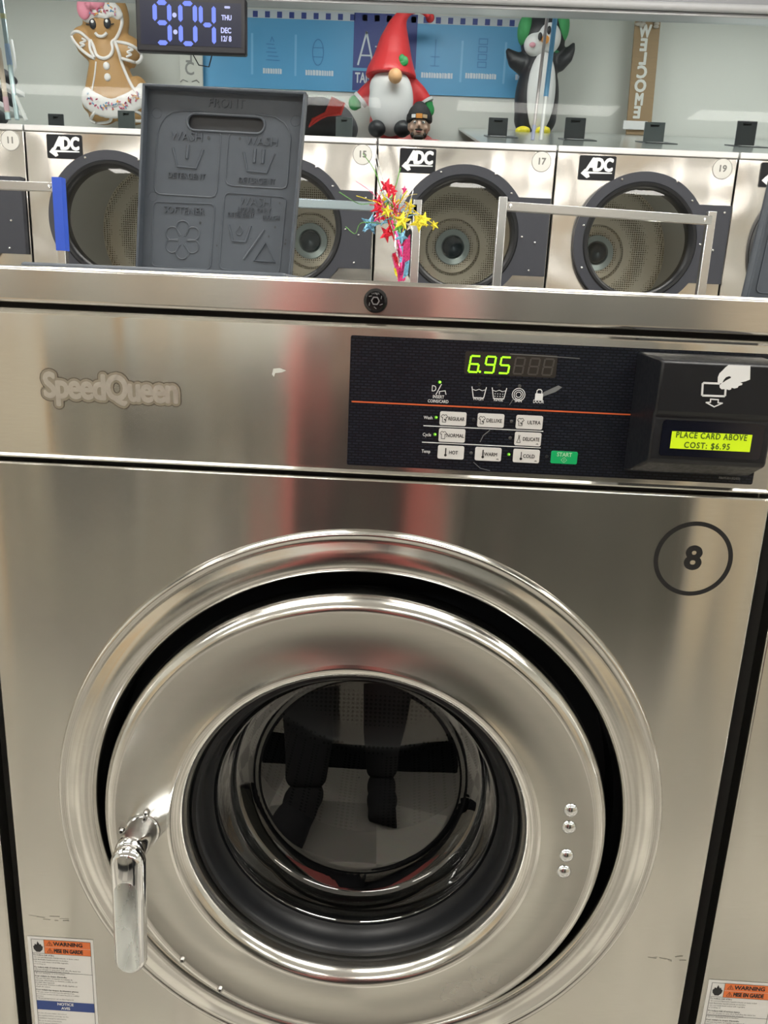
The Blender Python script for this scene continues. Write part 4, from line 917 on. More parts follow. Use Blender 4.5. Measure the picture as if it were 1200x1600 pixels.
deck(.30, X1-.01, 2.84, 5.60, 0, 'trim_20', SR); deck(X0+.01, -.27, 2.84, 5.60, 0, 'trim_21', SL)
deck(-.268, .298, 5.28, 5.60, 0, 'trim_22', SL); deck(-.268, .298, 2.84, 4.3, 0, 'trim_23', SL)
def dz(x, y): s = SR if x > .3 else SL; return s[0] + (s[1]-s[0])*(y-2.8)/2.8
LIDM = mat('small_lid_charcoal', (.075, .085, .095), .45); LIDP = mat('small_lid_grey', (.16, .19, .20), .4)
for (xa, xb, yt, yb, Y, m_, lab) in ((75, 99, 178, 192, 3.9, LIDM, 'small charcoal soap lid standing left of the gingerbread figure'), (184, 210, 173, 195, 3.9, LIDP, 'small grey soap lid standing at the foot of the gingerbread figure'),
        (525, 551, 183, 209, 3.9, LIDP, 'small grey soap lid beside the black and red bag'), (764, 794, 184, 219, 3.9, LIDM, 'small charcoal soap lid standing left of the penguin'), (884, 916, 184, 223, 3.9, LIDM, 'small charcoal soap lid standing right of the penguin'),
        (1008, 1040, 191, 231, 3.9, LIDP, 'small pale grey soap lid in front of the WELCOME board'), (1153, 1184, 189, 229, 3.9, LIDM, 'small charcoal soap lid standing farthest right, above the right edge washer')):
    a, b = at(xa, yt, Y), at(xb, yt, Y); x0, x1 = a.x, b.x; zt = (a.z+b.z)/2; zb = dz(x0, Y)
    t = thing('soap_lid', lab, 'soap lid', ((x0+x1)/2, Y, zb), 'open soap lids on the back shelf')
    zc = zt-.018
    G().poly([(x0, zb), (x1, zb), (x1, zt), (x0, zt)], Y-.004, Y+.006, holes=[[(x0+.03, zc-.006), (x1-.03, zc-.006), (x1-.03, zc+.004), (x0+.03, zc+.004)]]).build('lid_panel', m_, t, bevel=.002)
    G().box(x0+.025, x1-.025, Y+.008, Y+.012, zc-.012, zc+.010).build('slot_pocket', BLACK, t)
    if xa > 700:
        G().add([(x0-.012, Y-.10, dz(x0, Y-.10)+.004), (x1+.05, Y-.10, dz(x0, Y-.10)+.004), (x1+.05, Y+.12, dz(x0, Y+.12)+.004), (x0-.012, Y+.12, dz(x0, Y+.12)+.004), (x0-.012, Y-.10, dz(x0, Y-.10)-.004), (x1+.05, Y-.10, dz(x0, Y-.10)-.004), (x1+.05, Y+.12, dz(x0, Y+.12)-.004), (x0-.012, Y+.12, dz(x0, Y+.12)-.004)],
            [(0, 1, 2, 3), (7, 6, 5, 4), (0, 4, 5, 1), (1, 5, 6, 2), (2, 6, 7, 3), (3, 7, 4, 0)]).build('lid_frame', LIDM, t)
        G().add([(x0+.01, Y-.085, dz(x0, Y-.085)+.006), (x1-.01, Y-.085, dz(x0, Y-.085)+.006), (x1-.01, Y-.012, dz(x0, Y-.012)+.006), (x0+.01, Y-.012, dz(x0, Y-.012)+.006)], [(0, 1, 2, 3)]).build('tray_insert', WHITE, t)

# banner on the back wall
BN = YB-.012
def bq(px, py, y=BN): p = at(px, py, y); return (p.x, p.z)
BL_ = noise_rough(mat('banner_blue', (.10, .36, .64), .45), (2, 2, 2), .4, .5, colvar=.12); BD = mat('banner_navy', (.035, .06, .26), .45)
x0, x1 = bq(316, 80)[0], bq(826, 90)[0]; z0, z1 = 2.725, 3.185
bn = tag(G().box(x0, x1, BN, YB-.001, z0, z1).build('banner', BL_), 'wide light blue banner with faint icons hung on the back wall', 'banner')
xd0, xd1 = bq(552, 80)[0], bq(650, 90)[0]
d = G(); zz = 2.875
d.poly([(xd0, z0+.01), (xd1, z0+.01), (xd1, zz-.01), (xd0, zz-.01)], BN-.001).poly([(xd0, zz+.01), (xd1, zz+.01), (xd1, z1+.055), (xd0, z1+.055)], BN-.001)
d.build('navy_panel', BD, bn)
ck = G().poly([(x0-.02, z1), (x1+.02, z1), (x1+.02, z1+.055), (x0-.02, z1+.055)], BN-.0005).build('check_border', mat('banner_white', (.55, .60, .66), .5), bn)
g = G(); n = int((x1-x0)/.088)
for k in range(n): xx = x0 + .02 + .088*k; g.poly([(xx, z1+.004), (xx+.036, z1+.004), (xx+.036, z1+.044), (xx, z1+.044)], BN-.001)
g.build('border_squares', BD, ck)
g = G()
x, z = bq(572, 76); hA = .21
g.line([(x-.055, z-hA/2), (x, z+hA/2), (x+.055, z-hA/2)], .013, BN-.002); g.line([(x-.036, z-.045), (x+.036, z-.045)], .011, BN-.002); g.line([(x+.068, z+.015), (x+.135, z+.015)], .009, BN-.002); g.line([(x+.16, z+hA/2), (x+.16, z-hA/2)], .010, BN-.002)
x, z = bq(557, 121); g.text('TAMC', .095, x-.01, z-.005, BN-.002, align='LEFT', xs=.62, bold=.002)
for px, py, w2 in ((425, 111, 26), (498, 114, 38), (682, 118, 44), (750, 119, 42), (815, 121, 18)):
    x, z = bq(px, py); wd = w2/196.
    k = 0; xx = x-wd/2
    random.seed(px)
    while xx < x+wd/2: q = random.uniform(.010, .02); g.poly([(xx, z-.018), (xx+q, z-.018), (xx+q, z+.018-random.random()*.006), (xx, z+.018)], BN-.002); xx += q+.004
g.build('white_lettering', mat('banner_letter_white', (.62, .70, .78), .5), bn)
g = G()
for px in (394, 462, 722, 790): x, z = bq(px, 80); g.poly([(x-.008, z0+.09), (x+.008, z0+.09), (x+.008, z1-.10), (x-.008, z1-.10)], BN-.0015)
g.build('pale_divider', mat('banner_pale', (.20, .48, .74), .5), bn)
g = G()
x, z = bq(427, 82)
for k in range(5): g.line([(x-.05+.012*(k % 2), z-.05+.026*k), (x+.045-.01*k, z-.052+.026*k)], .006, BN-.002)
g.line([(x-.02, z+.07), (x-.01, z+.1), (x+.005, z+.07)], .006, BN-.002)
x, z = bq(497, 82); P = [(x+.04*cos(a), z+.085*sin(a)) for a in [2*pi*k/18 for k in range(18)]]; g.line(P, .006, BN-.002, closed=True); g.line([(x-.035, z+.03), (x+.035, z+.03)], .005, BN-.002); g.line([(x-.035, z-.03), (x+.035, z-.03)], .005, BN-.002)
x, z = bq(680, 84); g.line([(x, z+.09), (x, z-.08)], .006, BN-.002); g.line([(x-.03, z-.02), (x+.03, z-.02)], .006, BN-.002); g.line([(x-.03, z-.08), (x+.03, z-.08)], .006, BN-.002)
x, z = bq(754, 84)
for k in range(4): g.line([(x-.03, z-.09+.05*k), (x+.03, z-.09+.05*k), (x+.03, z-.055+.05*k), (x-.03, z-.055+.05*k)], .006, BN-.002, closed=True)
g.build('faint_icon', mat('banner_icon', (.055, .22, .48), .5), bn)

# WELCOME boards (lettering reads mirrored in the photo)
BR = noise_rough(mat('board_brown', (.32, .215, .115), .6), (4, 4, 90), .5, .7, colvar=.2)
p0, p1 = bq(1029, 24), bq(1012, 205); wB = .175
sg = thing('welcome_board', 'tall brown board with mirrored white WELCOME letters', 'sign', ((p0[0]+p1[0])/2-wB/2, 5.50, 2.42))
g = G(); g.add([(p1[0]-wB-.005, 5.50, 2.49), (p1[0]-.005, 5.50, 2.49), (p0[0]-.01, 5.50, 3.27), (p0[0]-wB-.01, 5.50, 3.27), (p1[0]-wB-.005, 5.52, 2.49), (p1[0]-.005, 5.52, 2.49), (p0[0]-.01, 5.52, 3.27), (p0[0]-wB-.01, 5.52, 3.27)],
    [(0, 1, 2, 3), (7, 6, 5, 4), (0, 4, 5, 1), (1, 5, 6, 2), (2, 6, 7, 3), (3, 7, 4, 0)]).build('board', BR, sg)
g = G()
for ch, px, py in zip('WELCOME', (1008, 1006, 1005, 1003, 1000.5, 998.5, 995.5), (49.5, 71, 92.5, 113.5, 135, 156, 176.5)):
    yy = 5.497; p = at(px, py, yy); g.text(ch, .108, p.x, p.z, yy, mirror=True, bold=.0045, xs=.95 if ch not in 'WM' else .72)
g.build('lettering', mat('sign_white', (.72, .72, .68), .5), sg)
p = at(992, 196, 5.495); G().box(p.x-.085, p.x+.085, 5.485, 5.499, p.z-.028, p.z+.028).build('white_plate', WHITE, sg); 
p = at(1009, 30, 5.49); g = G()
for k in range(26): x_, z_ = random.uniform(-.08, .08), random.uniform(-.045, .04); g.ell((p.x+x_, 5.49, p.z+z_), (.02, .008, .012), 8, 6)
g.build('floral_trim', mat('dried_flower_grey', (.42, .38, .33), .7), sg)
p0, p1 = bq(283, 84), bq(318, 84)
ws = thing('white_sign_board', 'narrow white board with grey letters partly hidden below the clock', 'sign', (p0[0], 5.55, 2.45))
G().box(p0[0], p1[0], 5.57, 5.59, 2.45, 3.3).build('board', mat('board_offwhite', (.62, .62, .57), .5), ws)
g = G(); cxs = (p0[0]+p1[0])/2-.012
for ch, py, mi in (('W', 20, True), ('E', 44, True), ('L', 91, True), ('C', 110.5, False), ('O', 150, False)): z = bq(298, py)[1]; g.text(ch, .12, cxs, z, 5.568, mirror=mi, bold=.002, xs=.85)
for sx_ in (-1, 1): g.tube([(cxs+sx_*.015, 5.568, bq(298, 130)[1]), (cxs+sx_*.05, 5.568, bq(298, 127)[1]), (cxs+sx_*.07, 5.568, bq(298, 131)[1])], .004, 5)
g.build('lettering', mat('sign_grey', (.25, .25, .24), .5), ws)

# reflected cart poles, built as solid rods behind the pane
def pole(a, b, Y, r, m_, label, wraps=()):
    p, q = at(*a, Y), at(*b, Y); t = thing('garment_pole', label, 'pole', q); t.location = q
    G().tube([q, p], r, 10).build('tube', m_, t)
    for u0, u1, mm in wraps: G().tube([q.lerp(p, u0), q.lerp(p, u1)], r*1.12, 10).build('tape_wrap', mm, t)
GLR = mat('pale_blue_rod', (.50, .62, .66), .2, .3); PNK = mat('pinkish_rod', (.52, .47, .48), .35, .4)
pole((869, 14), (845, 219), 3.2, .010, mat('pale_rod', (.66, .66, .67), .3, .2), 'white and blue pole standing in front of the penguin', ((.34, 1.0, mat('sky_blue_tape', (.14, .38, .66), .35)),))
pole((856, 18), (832, 219), 3.2, .0075, PNK, 'thin grey pink pole just left of the blue pole', ((0, .12, mat('lavender_tape', (.40, .42, .62), .4)),))
pole((1, -6), (27, 187), 3.2, .011, GLR, 'pale blue green pole leaning near the left edge', ((.45, .62, mat('blue_film', (.30, .42, .62), .3)), (.82, .86, mat('yellow_film', (.62, .62, .35), .3))))
pole((-2, 75), (13, 187), 3.2, .011, mat('peach_rod', (.62, .50, .40), .35), 'peach pole with a pink band at the left edge', ((.12, .32, mat('pink_film', (.66, .42, .48), .4)), (0, .10, GLR)))
pole((24, 150), (41, 188), 3.2, .009, WHITE, 'short white pole leaning right at the left edge')
# white rack with dark bundles at far left
rk = thing('white_rack', 'white wire rack holding dark bundles at far left of the back shelf', 'rack', at(-20, 188, 4.6))
a, b = at(-60, 133, 4.6), at(15, 133, 4.6); a2, b2 = at(-60, 167, 4.6), at(17, 167, 4.6); u1 = at(10, 100, 4.6)
for z in (a.z, a2.z): G().box(a.x, b.x, 4.45, 4.8, z-.015, z+.015).build('shelf', WHITE, rk, bevel=.004)
for x in (a.x+.02, b.x-.01): G().tube([(x, 4.46, dz(x, 4.46)-.0), (x, 4.46, u1.z)], .006, 8).build('upright', WHITE, rk)
G().tube([at(18, 62, 4.5), at(22, 85, 4.5), at(24, 105, 4.5), at(20, 115, 4.5)], .008, 8).build('hook', WHITE, rk)
DKC = noise_rough(mat('dark_cloth', (.03, .03, .035), .8), (30, 30, 30), .7, .9)
for z, w_ in ((a.z+.015, .10), (a2.z+.015, .12)):
    blob(lambda g: (g.ell((b.x-.12, 4.6, z+.05), (.13, .12, .055)), g.ell((b.x-.02, 4.6, z+.03), (.06, .1, .035)), g.ell((b.x-.25, 4.6, z+.04), (.1, .1, .05))), .012).build('dark_bundle', DKC, rk)
q = at(22, 186, 4.6); tag(blob(lambda g: (g.ell((q.x-.05, 4.2, dz(-2, 4.4)+.04), (.12, .1, .06)), g.ell((q.x+.05, 4.2, dz(-2, 4.4)+.03), (.1, .1, .05))), .012).build('cloth_bundle', DKC), 'dark cloth bundle at the foot of the white rack', 'cloth')

# black bag with red flap
q = at(512, 195, 4.3); zb = dz(-1, 4.3)
bg = thing('bag', 'slumped black bag with a bright red flap beside the upright soap lid', 'bag', (q.x, 4.3, zb))
def bagfill(g):
    for px, py, rx, rz in ((478, 188, .16, .13), (500, 185, .13, .12), (520, 192, .13, .11), (533, 200, .10, .09), (490, 172, .12, .07), (510, 172, .10, .06), (505, 200, .2, .08)):
        p = at(px, py, 4.35); g.ell((p.x, 4.38, p.z), (rx, .16, rz), 20, 14)
blob(bagfill, .014).build('bag_body', DKC, bg)
P = [at(px, py, 4.17) for px, py in ((519, 153), (538, 161), (532, 178), (511, 181), (500, 185), (484, 196), (488, 186), (508, 176))]
g = G().poly([(p.x, p.z) for p in P], 4.16, 4.185).build('red_flap', mat('red_cloth', (.66, .04, .03), .55), bg, bevel=.004)

# ------------------------------------------------------------------ inflatable figures on the back shelf
FY_ = 5.36
def fz(px, py, dy=0): return at(px, py, FY_+dy)
SC = 1/199.
NYR = noise_rough(mat('nylon_red', (.62, .035, .04), .42), (3, 3, 3), .35, .5); NYW = mat('nylon_white', (.66, .66, .66), .5); NYG = mat('nylon_green', (.02, .28, .07), .45); NYK = mat('nylon_black', (.015, .016, .02), .45)
Gn = thing('inflatable_gnome', 'tall inflatable gnome with red pointed hat and long white beard', 'inflatable figure', (fz(612, 205).x, FY_, dz(0, FY_)))
def hatfill(g):
    pts = [(611, 121, 36), (611.5, 112, 34), (614, 90, 26.5), (617, 62, 20), (622, 38, 12.5), (628, 26, 8.5), (638, 17, 6.0), (652, 14, 5), (664, 18, 4.5), (671, 27, 4)]
    g.tube([fz(a, b, -.06) for a, b, r in pts], [r*SC for a, b, r in pts], 24)
blob(hatfill, .010, 3).build('hat', NYR, Gn)
G().ell(fz(672, 28), (.03, .03, .03)).build('hat_tip', NYR, Gn)
blob(lambda g: (g.ell(fz(614, 155), (.165, .14, .29)), g.ell(fz(613, 190), (.165, .14, .10)), g.tube([fz(590, 135), fz(576, 146), fz(563, 156)], [.07, .065, .055], 16), g.tube([fz(640, 135), fz(655, 148), fz(664, 160)], [.07, .06, .055], 16)), .012).build('body', NYR, Gn)
blob(lambda g: (g.ell(fz(611, 158, -.13), (.156, .09, .215)), g.ell(fz(611, 176, -.12), (.125, .08, .155)), g.ell(fz(610, 138, -.11), (.148, .1, .12))), .012).build('beard', NYW, Gn)
G().ell(fz(617.5, 118.5, -.27), (.047, .045, .047)).build('nose', mat('nose_peach', (.75, .42, .20), .5), Gn)
for a, b, c in (((565, 154), (561, 158), (554, 161)), ((664, 158), (666, 162), (669, 172))):
    G().tube([fz(*a), fz(*b)], [.062, .058], 16).build('cuff', NYW, Gn)
    blob(lambda g: (g.ell(fz(*c), (.045, .035, .05)), g.tube([fz(*b), fz(*c)], [.05, .035], 12)), .008).build('mitten', NYG, Gn)
for px in (589, 629): G().ell(fz(px, 201, -.16), (.062, .06, .055)).build('boot_pompom', NYK, Gn)
for dx_, dy_ in ((0, 0), (5, 3), (2, 6)): G().ell(fz(628+dx_, 92+dy_, -.20), (.022, .01, .03), 10, 8, rot=Matrix.Rotation(.6*dx_, 3, 'Y').to_euler()).build('holly_leaf', NYG, Gn)

Pg = thing('inflatable_penguin', 'inflatable penguin with green earmuffs and raised wings beside the blue pole', 'inflatable figure', (fz(838, 210).x, FY_, dz(1, FY_)))
blob(lambda g: (g.ell(fz(838, 158), (.155, .14, .30)), g.ell(fz(836, 185), (.15, .13, .13)), g.ell(fz(848, 62), (.155, .14, .165)), g.tube([fz(846, 90), fz(842, 115)], [.11, .13], 16),
    g.tube([fz(833, 100), fz(815, 100), fz(803, 93), (fz(796, 83)), fz(792, 76)], [.07, .07, .055, .03, .012], 14), g.tube([fz(856, 100), fz(874, 97), fz(886, 87), fz(893, 76), fz(897, 67)], [.06, .065, .05, .03, .012], 14)), .012).build('body', NYK, Pg)
blob(lambda g: (g.ell(fz(845, 145, -.10), (.10, .07, .26)),), .012).build('belly', NYW, Pg)
blob(lambda g: (g.ell(fz(838, 70, -.09), (.085, .07, .075)), g.ell(fz(856, 60, -.09), (.09, .07, .10))), .01).build('face_patch', NYW, Pg)
for px, py in ((821, 48), (877, 44)): blob(lambda g: (g.ell(fz(px, py, -.02), (.055, .09, .10)),), .01).build('earmuff', mat('muff_green', (.05, .30, .10), .7), Pg)
G().tube([fz(821, 35), fz(830, 16), fz(848, 8), fz(866, 13), fz(876, 32)], .022, 12).build('earmuff_band', mat('band_pale', (.45, .50, .52), .5), Pg)
for px, py in ((844, 57), (858, 47)): G().ell(fz(px, py, -.165), (.014, .01, .026), 12, 8).build('eye', NYK, Pg)
G().ell(fz(832, 70, -.155), (.022, .012, .016), 12, 8).build('cheek', mat('cheek_pink', (.72, .35, .42), .5), Pg)
G().tube([fz(852, 62, -.15), fz(851, 66, -.22)], [.028, .004], 12).build('beak', mat('beak_orange', (.75, .30, .04), .5), Pg)
G().lathe([(.02, -.01), (.10, -.02), (.115, 0), (.10, .02), (.02, .02)], fz(850, 84), 24, axis='z').build('scarf', mat('scarf_green', (.03, .20, .08), .6), Pg)
for px in (816.5, 848): blob(lambda g: (g.ell(fz(px, 206, -.17), (.052, .07, .035)), g.ell(fz(px-6, 205, -.2), (.025, .05, .025)), g.ell(fz(px+6, 205, -.2), (.025, .05, .025))), .006).build('foot', mat('foot_yellow', (.82, .70, .03), .45), Pg)

# gingerbread figure
Gb = thing('inflatable_gingerbread', 'brown gingerbread figure with white icing, pink bow and sprinkled skirt', 'inflatable figure', (fz(183, 190).x, FY_, dz(-2, FY_)))
BRN = noise_rough(mat('ginger_brown', (.46, .26, .10), .5), (3, 3, 3), .45, .6, colvar=.06)
def gfill(g):
    D_ = .09
    g.ell(fz(164, 33), (.155, D_+.02, .19)); g.ell(fz(173, 30), (.13, D_, .19))
    for q, r in (((130, 60), .075), ((202, 78), .09)): g.ell(fz(*q), (r, D_*.9, r))
    g.tube([fz(127, 55), fz(135, 72), fz(148, 85), fz(158, 90)], [.065, .07, .065, .06], 16); g.tube([fz(178, 80), fz(195, 82), fz(211, 86)], [.075, .09, .085], 16)
    for k in range(12):
        u = k/11; g.ell(fz(166 + 12*u, 80 + 85*u), (.10 + .13*u, D_, .10))
    g.ell(fz(181, 160), (.225, D_+.01, .10)); g.ell(fz(160, 182), (.095, D_, .055)); g.ell(fz(204, 180), (.115, D_, .065)); g.ell(fz(216, 150), (.08, D_, .13))
gb = blob(gfill, .012, 5); bvh = BVHTree.FromPolygons([v[:] for v in gb.v], gb.f); gb.build('body', BRN, Gb)
camloc = Vector((CX, -CD, CZ))
def drape(px, py, lift=.004):
    d_ = ray(px, py).normalized(); h = bvh.ray_cast(camloc, d_)
    return (h[0] - d_*lift) if h[0] else at(px, py, FY_-.05)
def smoothpath(P, n=5):
    out = []
    for i in range(len(P)-1):
        p0, p1, p2, p3 = [Vector(P[j]) for j in (max(0, i-1), i, i+1, min(len(P)-1, i+2))]
        for k in range(n): u = k/n; out.append(.5*((2*p1) + (p2-p0)*u + (2*p0-5*p1+4*p2-p3)*u*u + (3*p1-p0-3*p2+p3)*u**3))
    out.append(Vector(P[-1])); return out
ICE = mat('icing_white', (.78, .74, .72), .5)
def icing(P, r=.011, name='icing_line', m_=ICE): G().tube([drape(*q) for q in smoothpath([Vector((a, b)) for a, b in P])], r, 8).build(name, m_, Gb)
c_ = lambda P: [(100 + x/4, y/4) for x, y in P]
icing(c_([(300, 15), (345, 60), (362, 130), (350, 190), (325, 240), (300, 265), (305, 310), (285, 350), (245, 365), (205, 345), (185, 290), (165, 250)]))
icing(c_([(160, 255), (165, 310), (190, 365), (120, 320), (70, 265), (50, 225), (65, 200), (95, 200), (130, 225), (160, 255)]))
icing(c_([(330, 262), (400, 275), (460, 310), (485, 355), (460, 390), (410, 380), (360, 365)]))
icing(c_([(318, 262), (340, 320), (370, 420), (420, 530), (465, 600)]))
icing(c_([(200, 385), (190, 480), (170, 580), (155, 620)]), .006)
icing(c_([(110, 240), (135, 255), (100, 270), (128, 280), (95, 295)]), .007); icing(c_([(400, 295), (430, 310), (395, 325), (420, 340), (390, 355)]), .007)
icing(c_([(195, 205), (215, 225), (245, 225), (268, 205)]), .010, 'mouth')
icing(c_([(200, 690), (170, 740), (190, 765), (270, 762), (295, 740), (290, 690)])); icing(c_([(410, 680), (470, 705), (500, 735), (480, 755), (445, 755)]))
for (x, y) in ((265, 412), (272, 483)): G().ell(drape(100+x/4, y/4, 0), (.024, .014, .026), 14, 8).build('button', ICE, Gb)
for (x, y) in ((180, 148), (270, 145)):
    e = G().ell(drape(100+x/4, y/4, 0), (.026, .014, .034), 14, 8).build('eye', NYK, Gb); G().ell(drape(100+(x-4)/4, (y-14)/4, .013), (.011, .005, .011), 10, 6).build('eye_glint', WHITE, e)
    s_ = 1 if x > 200 else -1
    G().tube([drape(100+(x+s_*20)/4, (y+8)/4, .01), drape(100+(x+s_*42)/4, (y+4)/4, .01)], .004, 5).build('eyelash', NYK, Gb)
def skirt(g):
    for k in range(13):
        u = k/12; x = 150 + 335*u; y = 615 + 70*sin(pi*u)**.8 - 25*u
        p = drape(100+x/4, y/4, 0); g.ell((p.x, p.y, p.z), (.05, .022, .075), 14, 10)
blob(skirt, .008, 3).build('skirt_frosting', ICE, Gb)
def hair(g):
    for x, y in ((200, 60), (235, 40), (270, 35), (305, 55), (330, 90), (170, 85), (255, 85), (290, 75), (150, 110), (220, 80)): g.ell(drape(100+x/4, y/4, 0), (.045, .02, .035), 12, 8)
blob(hair, .008, 3).build('hair_frosting', ICE, Gb)
SPK = [mat('sprinkle_'+n_, c, .5) for n_, c in (('pink', (.65, .15, .25)), ('orange', (.75, .35, .08)), ('blue', (.12, .30, .50)), ('maroon', (.40, .06, .12)))]
random.seed(5); sk = [G() for _ in SPK]
for k in range(90):
    if k < 56: u = random.random(); x = 155 + 325*u; y = 612 + 70*sin(pi*u)**.8 - 25*u + random.uniform(-28, 28)
    else: x = random.uniform(150, 335); y = random.uniform(30, 100)
    p = drape(100+x/4, y/4, 0); a = random.random()*3
    sk[k % 4].tube([(p.x-.008*cos(a), p.y-.026, p.z-.008*sin(a)), (p.x+.008*cos(a), p.y-.026, p.z+.008*sin(a))], .0045, 5)
for g_, m_ in zip(sk, SPK): tag(g_.build('sprinkles', m_, Gb), kind='stuff')
PK = mat('bow_pink', (.72, .25, .33), .5)
blob(lambda g: (g.ell(fz(131, 12, -.12), (.05, .03, .075)), g.ell(fz(150, 3, -.12), (.06, .03, .05)), g.ell(fz(139, 8, -.14), (.025, .03, .025))), .007).build('bow', PK, Gb)

# ------------------------------------------------------------------ people
SKIN_ = noise_rough(mat('skin', (.62, .41, .31), .5), (30, 30, 30), .45, .6)
CLR = noise_rough(mat('red_jacket', (.50, .12, .11), .6), (60, 60, 60), .5, .7); CLK = noise_rough(mat('black_clothes', (.012, .012, .014), .8), (60, 60, 60), .7, .9)
HAIR = mat('dark_hair', (.02, .014, .010), .6)
def person(label, loc, rot, arms, head_tilt=0, jacket=CLR, open_front=True, beanie=False, scale=1.0):
    P = thing('person', label, 'person', loc); P.rotation_euler = (0, 0, rot)
    M0 = Matrix.Identity(4)
    V = [(0, 0, .95, .12)]; E = []
    def ch(par, pts):
        for p in pts: V.append(p); E.append((par, len(V)-1)); par = len(V)-1
        return par
    wa = ch(0, [(0, 0, 1.08, .105), (0, .0, 1.22, .12), (0, -.005, 1.34, .12)]); nk = ch(wa, [(0, -.01, 1.43, .06), (0, .0, 1.50, .05)])
    for s, fy in ((-1, .05), (1, -.06)):
        ch(0, [(s*.09, 0, .86, .085), (s*.10, fy*.4+.01, .50, .056), (s*.105, fy*.7-.01, .30, .052), (s*.11, fy-.02, .085, .038), (s*.12, fy+.07, .04, .034), (s*.125, fy+.14, .03, .026)])
        sh = ch(wa, [(s*.15, 0, 1.39, .058)]); A = arms[0 if s < 0 else 1]
        el, wr, dirv, crl = A
        w_ = ch(sh, [((.15*s+el[0])/2, el[1]/2, (1.39+el[2])/2, .045), (*el, .038), ((el[0]+wr[0])/2, (el[1]+wr[1])/2, (el[2]+wr[2])/2, .034), (*wr, .024)])
    sv, sf = skin(V, E)
    hc = Vector((0, .012, 1.60))
    def fill(g):
        g.add(sv, sf)
        g.ell(hc, (.073, .092, .112), 28, 20); g.ell(hc + Vector((0, .022, -.055)), (.054, .066, .062), 24, 16)
        g.ell(hc + Vector((0, -.02, .02)), (.076, .085, .09), 24, 16); g.tube([hc + Vector((0, .02, -.14)), hc + Vector((0, .01, -.05))], .048, 16)
        g.tube([hc + Vector((0, .092, .012)), hc + Vector((0, .108, -.018)), hc + Vector((0, .098, -.032))], [.009, .014, .012], 10)
        g.ell(hc + Vector((0, .078, -.058)), (.024, .014, .010)); g.ell(hc + Vector((0, .068, -.088)), (.022, .018, .016))
        g.ell(hc + Vector((0, .08, .028)), (.05, .016, .012))
        for s in (-1, 1): g.ell(hc + Vector((s*.076, -.005, -.008)), (.010, .018, .030)); g.ell(hc + Vector((s*.045, .055, -.03)), (.022, .022, .022))
        for s, A in zip((-1, 1), arms):
            el, wr, dv, crl = A; wr = Vector(wr); d_ = Vector(dv).normalized(); side = d_.cross(Vector(crl)).normalized(); nrm = Vector(crl).normalized()
            pc = wr + d_*.055
            g.tube([wr - d_*.01, wr + d_*.03, wr + d_*.09], [.022, .028, .030], 14)
            g.ell(pc + d_*.01, (.030, .030, .030)); g.ell(pc + side*.014, (.024, .024, .028)); g.ell(pc - side*.014, (.024, .024, .028))
            for k, ln in enumerate((.066, .076, .070, .054)):
                o = (k-1.5)*.0195; b0 = wr + d_*.085 + side*o
                j1 = b0 + d_*ln*.45 + nrm*.006; j2 = j1 + (d_*.5 + nrm*.85).normalized()*ln*.32; j3 = j2 + (d_*-.1 + nrm).normalized()*ln*.25
                g.tube([b0 - d_*.02, b0, j1, j2, j3], [.0100, .0098, .0090, .0082, .0065], 10)
            th = wr + d_*.025 + side*(.028 if s > 0 else -.028) * (1)
            t1 = th + (side*(1 if s > 0 else -1) + d_*.8 + nrm*.4).normalized()*.036; t2 = t1 + (d_ + nrm*.7).normalized()*.030
            g.tube([th - d_*.01, t1, t2], [.0125, .0105, .0080], 10)
    X = Matrix.Translation(Vector(loc)) @ Matrix.Rotation(rot, 4, 'Z')
    def put(g, name, m_, par=P, **k):
        o = g.build(name, m_, None, **k); o.parent = par; return o
    put(blob(fill, .0065, 3), 'body', SKIN_)
    for s in (-1, 1):
        e = put(G().ell(hc + Vector((s*.030, .083, .006)), (.013, .010, .011), 16, 10), 'eye', WHITE); put(G().ell(hc + Vector((s*.030, .0915, .005)), (.0055, .003, .0055), 12, 8), 'iris', INK, par=e)
        put(G().tube([hc + Vector((s*.014, .094, .026)), hc + Vector((s*.032, .092, .032)), hc + Vector((s*.048, .080, .026))], .0042, 6), 'eyebrow', HAIR)
    put(G().ell(hc + Vector((0, .0915, -.058)), (.022, .006, .007), 14, 8), 'lips', mat('lips', (.42, .16, .14), .5))
    put(blob(lambda g: (g.ell(hc + Vector((0, -.022, .035)), (.084, .090, .095)), g.ell(hc + Vector((0, -.045, -.02)), (.074, .066, .075))), .008), 'hair', HAIR)
    # trousers, shoes
    tv = [(0, -.005, .98, .135)]; te = []
    for s, fy in ((-1, .05), (1, -.06)):
        n0 = len(tv); tv += [(s*.085, 0, .86, .105), (s*.10, fy*.4+.01, .50, .078), (s*.105, fy*.7-.01, .28, .070), (s*.113, fy-.01, .12, .058), (s*.113, fy-.0, .07, .056)]; te += [(0, n0), (n0, n0+1), (n0+1, n0+2), (n0+2, n0+3), (n0+3, n0+4)]
    v_, f_ = skin(tv, te); put(G().add(v_, f_), 'trousers', CLK, smooth=80)
    for s, fy in ((-1, .05), (1, -.06)):
        put(blob(lambda g: (g.ell((s*.115, fy+.00, .05), (.048, .075, .05)), g.ell((s*.120, fy+.09, .04), (.050, .085, .040)), g.ell((s*.122, fy+.14, .032), (.044, .055, .032)), g.box(s*.12-.042, s*.12+.042, fy-.07, fy+.17, 0, .02)), .007), 'shoe', CLK)
    # shirt and jacket
    v_, f_ = skin([(0, 0, .96, .135), (0, 0, 1.08, .13), (0, 0, 1.22, .142), (0, 0, 1.34, .142), (0, -.01, 1.42, .075)], [(0, 1), (1, 2), (2, 3), (3, 4)]); put(G().add(v_, f_), 'shirt', CLK, smooth=80)
    jv = []; je = []
